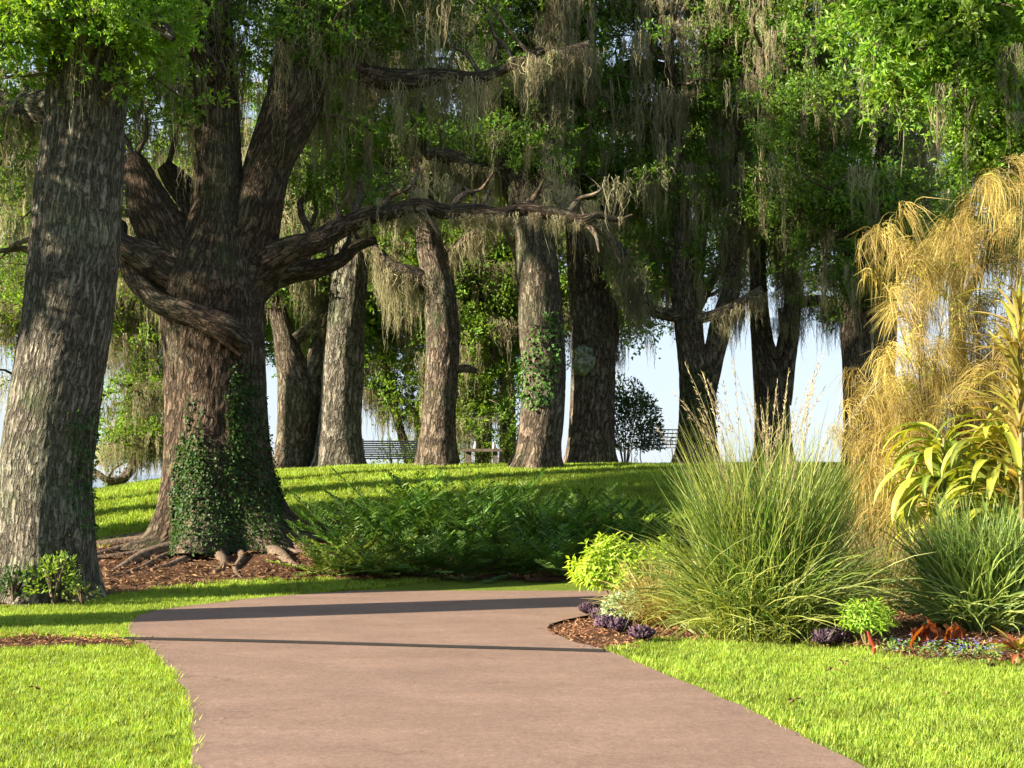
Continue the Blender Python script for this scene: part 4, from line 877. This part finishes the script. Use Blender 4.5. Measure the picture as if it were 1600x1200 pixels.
grass_clump('tall_grass', fp(1535, 985), 'blue green strappy grass clump at the right edge of the bed', [(1500, 1.45, .30, .55, .7, .019, .9, 0, .7), (700, 1.05, .35, 1.0, 1.3, .02, .9, .2, .9)], GRASS2, 0)
grass_clump('tall_grass', fp(1395, 955), 'dull olive wiry grass between the two big clumps', [(1500, 1.0, .4, 1.15, 1.0, .009, .7, .0, 1.), (600, 1.2, .4, .5, .8, .008, .8, .3, 1.)], leaf_mat('olive_blade', (.11, .14, .04), (.36, .31, .13), .35, .05), 0)
grass_clump('tall_grass', fp(1370, 925), 'straw coloured fine grass mass behind the big clump', [(1700, 1.45, .7, .5, .8, .009, .7, .2, 1.)], GRASS3, 6, 1.9)
grass_clump('tall_grass', fp(1475, 920), 'straw and green grass below the drooping broad leaves', [(1500, 1.3, .8, .5, .8, .010, .7, .0, .9)], GRASS3, 4, 1.9)
grass_clump('tall_grass', fp(1230, 925), 'yellowish fine grass rising behind the big clump', [(900, 1.6, .6, .4, .6, .008, .8, .3, 1.)], GRASS3, 8, 2.2)
grass_clump('tall_grass', fp(1610, 940), 'green grass tuft beyond the right edge clump', [(900, 1.3, .6, .5, .8, .014, .8, .0, .8)], GRASS2, 0)

# golden drooping shrub
def droop_tuft(n=60, L=.66):
    k = 7; t = np.linspace(0, 1, k)[None]; a = rng.normal(0, .55, n); ln = L*rng.uniform(.5, 1.1, n)
    th = rng.uniform(.5, 1.3, (n, 1))+(2.6-rng.uniform(.5, 1.3, (n, 1)))*np.minimum(1, t*2.2); ds = (ln/(k-1))[:, None]
    dx = np.cumsum(np.sin(th)*ds, 1)*.8; dz = np.cumsum(np.cos(th)*ds, 1)
    P = np.stack([dx*np.cos(a)[:, None], dx*np.sin(a)[:, None], dz], -1)+rng.normal(size=(n, 1, 3))*.05
    V, F = ribbon(P, .0052*rng.uniform(.6, 1.3, (n, 1))*np.minimum(1, (1-t)*2+.15)*np.ones((n, k)), rdir(n)); mb = MB(); mb.add(V, F, T=np.repeat(rng.uniform(0, 1, n), 2*k)); return proto(mb.mesh('drooping_tuft', GOLD))
DT = [droop_tuft() for _ in range(4)]
r = empty('golden_weeping_shrub', fp(1500, 942), 'tall golden shrub of drooping wiry stems at the right edge', 'shrub'); GY = r.location.y; PT = []
targets = [(1385, 335), (1420, 330), (1455, 345), (1490, 350), (1530, 300), (1560, 260), (1600, 250), (1385, 470), (1420, 400), (1560, 380), (1610, 340), (1600, 450), (1350, 560), (1375, 610), (1400, 560), (1420, 640), (1450, 600),
           (1490, 570), (1530, 540), (1570, 560), (1350, 660), (1345, 600), (1360, 640), (1340, 680), (1400, 650), (1390, 690), (1500, 640), (1600, 600), (1520, 400), (1405, 370), (1440, 380), (1580, 300), (1640, 400), (1650, 300), (1500, 370), (1335, 700), (1365, 730)]
for (tx, ty) in targets:
    Y = GY+rng.uniform(-.6, .9); T_ = W(tx, ty, Y); A = np.array((r.location.x+rng.normal()*.35+(T_[0]-r.location.x)*.3, GY+rng.normal()*.25, 0))
    top = T_+np.array((0, 0, .1)); P = catmull([(*A, .016), (*(A*.45+top*.55+np.array((0, 0, .35))), .011), (*(top+np.array((.05, 0, -.06))), .005), (*(top+np.array((.14, 0, -.2))), .003)], 16); V, F, uv, N = tube(P, 5)
    obj('cane', mesh('cane', V-np.array(r.location), F, None, CANE, uv), r)
    for q in range(11):
        u = rng.uniform(.35, 1.); c = P[int(u*15), :3]+rng.normal(size=3)*(.2, .2, .1); PT.append(c)
PT = np.array(PT); n = len(PT); rt = np.c_[rng.normal(0, .15, (n, 2)), rng.uniform(0, 6.28, n)]
GL = leaf_mat('yellow_green_leaf', (.12, .17, .02), (.42, .40, .06), .45, .05); SG = [spray(GL, 40, .22, .06, .022) for _ in range(3)]
Q = PT[rng.choice(len(PT), 260)]+rng.normal(size=(260, 3))*.2-np.c_[np.zeros((260, 2)), rng.uniform(0, 1.6, 260)]; Q = Q[(Q[:, 0] > (1400-800)/F_PX*Q[:, 1])]
scatter('leafy_shoots', Q, rng.uniform(0, 6.28, (len(Q), 3)), rng.uniform(.6, 1.1, len(Q)), SG, r, np.array(r.location))
scatter('drooping_stems', PT, rt, rng.uniform(.7, 1.15, n), DT, r, np.array(r.location))

# broad drooping leaves, cordyline heads
def strap(L, Wd, droop, mat, name='leaf', th0=.5, k=9, fold=.15, tint=.5, ell=False):
    t = np.linspace(0, 1, k); th = th0+droop*t; dx = np.cumsum(np.sin(th))*L/k; dz = np.cumsum(np.cos(th))*L/k
    wv = Wd*(np.sin(np.pi*np.clip(.06+.94*t, 0, 1))**.75 if ell else np.minimum(1, (1-t)*2.5)*np.minimum(1, .4+t*3))+.002
    V = []; T = []
    for i in range(k):
        nx, nz = -math.cos(th[i]), math.sin(th[i])
        for s_ in (-1, -.5, 0, .5, 1): V.append((dx[i]-abs(s_)*fold*Wd*nx*-1*.5, s_*wv[i]/2, dz[i]+abs(s_)*fold*Wd*nz)); T.append(np.clip(tint+.45*(abs(s_) < .1)+.1*(s_*2 % 2), 0, 1))
    F = [(i*5+j, i*5+j+1, i*5+j+6, i*5+j+5) for i in range(k-1) for j in range(4)]
    return mesh(name, V, F, None, mat, tint=T)
BL = [strap(rng.uniform(.8, 1.1), .115, d, PALM, ell=True, th0=t0, tint=ti) for d, t0, ti in ((2.3, .5, .1), (2.5, .6, .3), (2.1, .8, .6), (2.6, .4, 0.), (2.4, .7, .8), (2.6, .3, .9))]
def leafy(name, loc, label, n, meshes, cat, h, spread_h=.3, sc=1., leanx=0, aim=None):
    r = empty(name, loc, label, cat)
    V, F, uv, N = tube(catmull([(0, 0, 0, .03), (leanx*.5, 0, h*.5, .025), (leanx, 0, h, .02)], 10), 8); obj('stem', mesh('stem', V, F, None, CANE, uv), r)
    for k in range(n):
        u = rng.uniform(0, 1); obj('leaf', meshes[rng.integers(len(meshes))], r, (leanx*(1-.2*u), 0, h-spread_h*u), (rng.normal()*.15, rng.normal()*.25, k*2.4+rng.normal()*.2), sc*rng.uniform(.7, 1.1))
    return r
leafy('broad_leaf_palm', fp(1475, 962), 'plant with broad drooping yellow green leaves before the golden shrub', 90, BL, 'palm', 2.0, 1.2, 1.0)
leafy('broad_leaf_palm', fp(1560, 975), 'broad leaved green plant at right edge above the blue green grass', 80, BL, 'palm', 1.95, 1.1, 1.0)
leafy('broad_leaf_palm', fp(1625, 970), 'broad leaved plant cut by the right edge of the photo', 60, BL, 'palm', 2.3, 1.2, .95)
CL = [strap(.62, .05, d, CORD, th0=t0, tint=ti) for d, t0, ti in ((.8, .5, .1), (1.1, .8, .6), (.5, .9, .9), (1.4, .6, .3))]
leafy('cordyline', fp(1600, 985), 'upper yellow and orange strap leaved head at right edge', 110, CL, 'cordyline', 3.3, 2.0, 1.1, -.05)
leafy('cordyline', fp(1585, 978), 'lower yellow and orange strap leaved head at right edge', 80, CL, 'cordyline', 2.5, 1.4, 1.05, -.05)
# bare arching twigs in front of the golden shrub
for (x0, y0), (x1, y1), (x2, y2), lab in (((1600, 640), (1530, 520), (1440, 460), 'long bare arching twig over the golden shrub, the upper one'), ((1610, 720), (1540, 560), (1440, 545), 'long bare arching twig over the golden shrub, the lower one')):
    P = np.array([(*W(x0, y0, 15.9), .006), (*W(x1, y1, 15.9), .005), (*W(x2, y2, 15.9), .003)]); g0 = W(x0, y0, 15.9).copy(); g0[2] = 0
    P = np.vstack([(*g0, .008), P]); V, F, uv, N = tube(catmull(P, 24), 5); o = obj('bare_twig', mesh('bare_twig', V-g0, F, None, CANE, uv), None, g0); tag(o, lab, 'twig')

# lime green shrub
def sprig(mat, n=9, L=.10, Wd=.035, h=.12):
    mb = MB(); a = np.arange(n)*2.4; P = np.c_[np.zeros((n, 2)), np.linspace(0, h, n)]; el = np.linspace(-.25, .55, n)
    D = np.c_[np.cos(a)*np.cos(el), np.sin(a)*np.cos(el), np.sin(el)]+rng.normal(size=(n, 3))*.12; N = np.tile((0, 0, 1.), (n, 1)); mid = P+D*L*.5
    V, F = kites(P, D, N, L*.95, Wd, .3, .45); mb.add(V, F, T=np.repeat(np.linspace(.1, 1, n), 4))
    V, F, uv, N = tube(np.array([(0, 0, -.1, .004), (0, 0, 0, .004), (0, 0, h, .002)]), 4); mb.add(V, F, T=.3)
    return mb.mesh('leaf_sprig', mat, False)
def sprig_shrub(name, loc, label, n, R, H, meshes, sc=1., cat='shrub'):
    r = empty(name, loc, label, cat)
    for k in range(n):
        z = 1-(k+.5)/n*1.08; a = k*2.39996+rng.normal()*.1; d = Vector((math.sqrt(max(0, 1-z*z))*math.cos(a), math.sqrt(max(0, 1-z*z))*math.sin(a), z))
        q = rng.uniform(.55, 1.08)*(.85+.3*float(vnoise(np.array(d)*2+5))); P = Vector((d.x*R*q, d.y*R*q, H*.45+d.z*H*.52*q)); e = (d+Vector((0, 0, .55))).to_track_quat('Z', 'Y').to_euler()
        obj('leaf_sprig', meshes[k % len(meshes)], r, P, e, sc*rng.uniform(.8, 1.2))
    for k in range(6):
        a = k*1.05; t = np.array((math.cos(a)*R*.6, math.sin(a)*R*.6, H*.75)); V, F, uv, N = tube(catmull([(0, 0, 0, .012), (*(t*.5), .009), (*t, .004)], 8), 6); obj('stem', mesh('stem', V, F, None, CANE, uv), r)
    return r
LS = [sprig(LIME) for _ in range(4)]
sprig_shrub('lime_shrub', fp(966, 962), 'rounded yellow green leafy shrub beside the path bend', 260, .44, .80, LS, 1.)
sprig_shrub('lime_shrub', fp(1030, 952), 'smaller yellow green shrub tucked behind the rounded lime one', 110, .30, .75, LS, .9)
sprig_shrub('small_leafy_plant', fp(1354, 1012), 'small light green plant beside the dark red stalk', 80, .20, .40, [sprig(leaf_mat('fresh_leaf', (.14, .28, .02), (.30, .44, .05), .45, .05), 8, .07, .022, .08)], 1., 'plant')
r = sprig_shrub('spire_plant', fp(1052, 962), 'single upright green flower spike above the lime shrub', 0, .05, .3, LS)
for k in range(16): obj('leaf_sprig', LS[k % 4], r, (rng.normal()*.012, rng.normal()*.012, .5+.045*k), (0, 0, k*1.3), .5-.018*k)
fan_shrub('silver_plant', fp(983, 975), 'pale grey green low plant between the lime shrub and the purple kales', 900, .30, .36, SILV, .05, 'plant', 5)

# kale rosettes
def kale_leaf(L=.13, Wd=.11):
    k = 7; m = 9; V = []; T = []
    for i in range(k):
        t = i/(k-1); wv = Wd*(.25+.75*math.sin(math.pi*min(.95, .1+.75*t)))
        for j in range(m):
            s_ = (j/(m-1)-.5)*2; ruf = .030*abs(s_)*math.sin(j*2.6+i*2.1)+.022*t*math.sin(j*3.1+i)
            V.append((L*math.sin(t*1.2)/1.2*1.1+ruf, s_*wv/2, L*.75*t*t*.6+.03*s_*s_+ruf)); T.append(min(1, .1+.5*t*abs(s_)+.5*rng.uniform()*t))
    return mesh('leaf', V, [(i*m+j, i*m+j+1, (i+1)*m+j+1, (i+1)*m+j) for i in range(k-1) for j in range(m-1)], None, KALE, tint=T)
KL = [kale_leaf() for _ in range(3)]
kales = [(921, 962, 'purple kale at the left end of the row by the path bend'), (938, 972, 'purple kale second in the row from the left end'), (946, 985, 'purple kale third in the row, in front of the silver plant'), (968, 990, 'purple kale fourth in the row above the mulch'),
         (1001, 1003, 'purple kale nearest the grass at the right end of the short row'), (1288, 1010, 'flat dark purple kale under the big grass clump'), (1312, 1008, 'second dark purple kale under the big grass clump, right of the flat one'), (956, 975, 'purple kale partly hidden behind the others in the row')]
for kx, ky, lab in kales:
    r = empty('purple_kale', fp(kx, ky), lab, 'kale', 'purple kales edging the bed'); V, F, uv, N = tube(np.array([(0, 0, -.01, .012), (0, 0, .06, .012), (0, 0, .10, .01)]), 6); obj('stalk', mesh('stalk', V, F, None, CANE, uv), r)
    d = rdir(520, .4); d[:, 2] = np.abs(d[:, 2]); q = rng.uniform(.6, 1.08, (520, 1)); V, F = kites(d*q*np.array((.105, .105, .085))+np.array((0, 0, .065)), d*.4+rng.normal(size=d.shape), rng.normal(size=d.shape), .026, .02, .5)
    o = obj('frilled_heart', mesh('frilled_heart', V, F, None, KALE, tint=np.repeat(np.clip(q[:, 0]*1.4-.75+rng.normal(0, .25, 520), 0, 1), 4), smooth=False), r); o['kind'] = 'stuff'
    for k in range(22):
        u = k/40; obj('leaf', KL[k % 3], r, (0, 0, .03+.04*u), (rng.normal()*.25, -u*.95+.1+rng.normal()*.12, k*2.4+rng.normal()*.2), (1.0-.38*u)*rng.uniform(.85, 1.1))
# chard
def chard(loc, label, n, sc):
    r = empty('red_chard', loc, label, 'chard')
    for k in range(n):
        L = rng.uniform(.13, .22); kk, m = 7, 9; V = []; T = []; p1, p2 = rng.uniform(0, 6, 2); dr = rng.uniform(.1, .9); ti = rng.uniform(0, .7)
        for i in range(kk):
            t = i/(kk-1); wv = L*.62*(.3+.7*math.sin(math.pi*min(.9, .12+.72*t)))
            for j in range(m):
                q = (j/(m-1)-.5)*2; ruf = .016*abs(q)*math.sin(j*2.3+i*1.9+p1)+.008*math.sin(i*2.1+p2)
                V.append((L*math.sin(t*dr)*t+ruf, q*wv/2+.01*math.sin(i*1.7+p2), L*t*math.cos(t*dr*.7)+ruf)); T.append(min(1, max(0, ti+.3*abs(q)-.5*(abs(q) < .15))))
        me = mesh('leaf', V, [(i*m+j, i*m+j+1, (i+1)*m+j+1, (i+1)*m+j) for i in range(kk-1) for j in range(m-1)], None, CHARD, tint=T)
        o = obj('leaf', me, r, (rng.normal()*.075, rng.normal()*.05, rng.uniform(.02, .07)), (rng.normal()*.2, rng.normal()*.25, rng.uniform(0, 6.28)), sc*rng.uniform(.8, 1.1))
        V, F, uv, N = tube(np.array([(0, 0, -.07, .006), (0, 0, 0, .006), (.004, 0, L*.5, .003)]), 5); obj('leaf_stalk', mesh('leaf_stalk', V, F, None, REDST, uv), o)
chard(fp(1450, 1016), 'rust red chard with upright leaves behind the blue flowers, left one', 13, .95); chard(fp(1490, 1016), 'orange red chard beside the first, nearer the right edge', 12, 1.05)
chard(fp(1395, 955), 'small rusty chard deep among the wiry grass', 6, .6)
V, F, uv, N = tube(catmull([(0, 0, -.02, .014), (.01, 0, .06, .016), (-.02, 0, .12, .018), (-.05, 0, .2, .008)], 14), 8)
tag(obj('red_stalk', mesh('red_stalk', V, F, None, REDST, uv), None, fp(1364, 1021)), 'short dark red bent stalk at the lawn edge before the small green plant', 'stalk')
BR = [strap(.32, .045, d, leaf_mat('bromeliad_leaf_%d' % i, a_, b2, .4, .1), th0=.9, tint=.4) for i, (d, a_, b2) in enumerate(((.7, (.12, .24, .02), (.34, .36, .03)), (1., (.26, .05, .02), (.42, .14, .05)), (.5, (.30, .34, .03), (.42, .20, .04))))]
leafy('bromeliad', fp(1590, 1036), 'red and green strap leaved bromeliad at the right edge of the bed', 26, BR, 'bromeliad', .12, .06, 1.)
# low blue flowers
n = 420; X = rng.uniform(1378, 1565, n); Yp = 1014+(X-1378)*.085+rng.uniform(-9, 9, n); P = np.array([(*flat(a, b2), 0) for a, b2 in zip(X, Yp)])
mb = MB(); P1 = P+np.c_[rng.normal(size=(n, 2))*.03, rng.uniform(.0, .09, n)]
V, F = kites(P1, rdir(n, .6), rdir(n, 1), .05, .022); mb.add(V, F, T=np.repeat(rng.uniform(0, 1, n), 4))
c = P.mean(0); me = mb.mesh('foliage', leaf_mat('groundcover_leaf', (.08, .16, .03), (.22, .32, .08), .4, .05), False); me.transform(Matrix.Translation(-Vector(c)))
r = empty('blue_flower_border', c, 'low strip of small blue flowers along the front of the bed', 'flowers'); o = obj('foliage', me, r); o['kind'] = 'stuff'
mb = MB(); k = 130; ii = rng.choice(n, k); Q = P1[ii]+np.c_[np.zeros((k, 2)), rng.uniform(.03, .06, k)]-c
for a in range(5):
    d = np.tile((math.cos(a*1.257), math.sin(a*1.257), .2), (k, 1)); V, F = kites(Q, d, np.tile((0, 0, 1.), (k, 1)), .016, .014, 0, .6); mb.add(V, F, T=np.repeat(rng.uniform(0, 1, k), 4))
o = obj('petals', mb.mesh('petals', BLUE, False), r); o['kind'] = 'stuff'
# leafy shoots at the foot of the left trunk
fan_shrub('base_shrub', W(84, 905, 18.75)*(1, 1, 0), 'yellow green leafy shoots at the foot of the leftmost trunk', 420, .33, .75, leaf_mat('shoot_leaf', (.05, .12, .012), (.22, .28, .03), .4, .07), .075, lift=.2)
fan_shrub('base_shrub', W(22, 905, 18.8)*(1, 1, 0), 'dark shoots at the left foot of the leftmost trunk', 220, .22, .5, IVY, .07, lift=.2)
fan_shrub('base_shrub', W(128, 905, 18.8)*(1, 1, 0), 'small pale shoots at the right foot of the leftmost trunk', 150, .2, .3, leaf_mat('pale_shoot', (.10, .16, .03), (.30, .34, .10), .4, .05), .05, lift=.2)
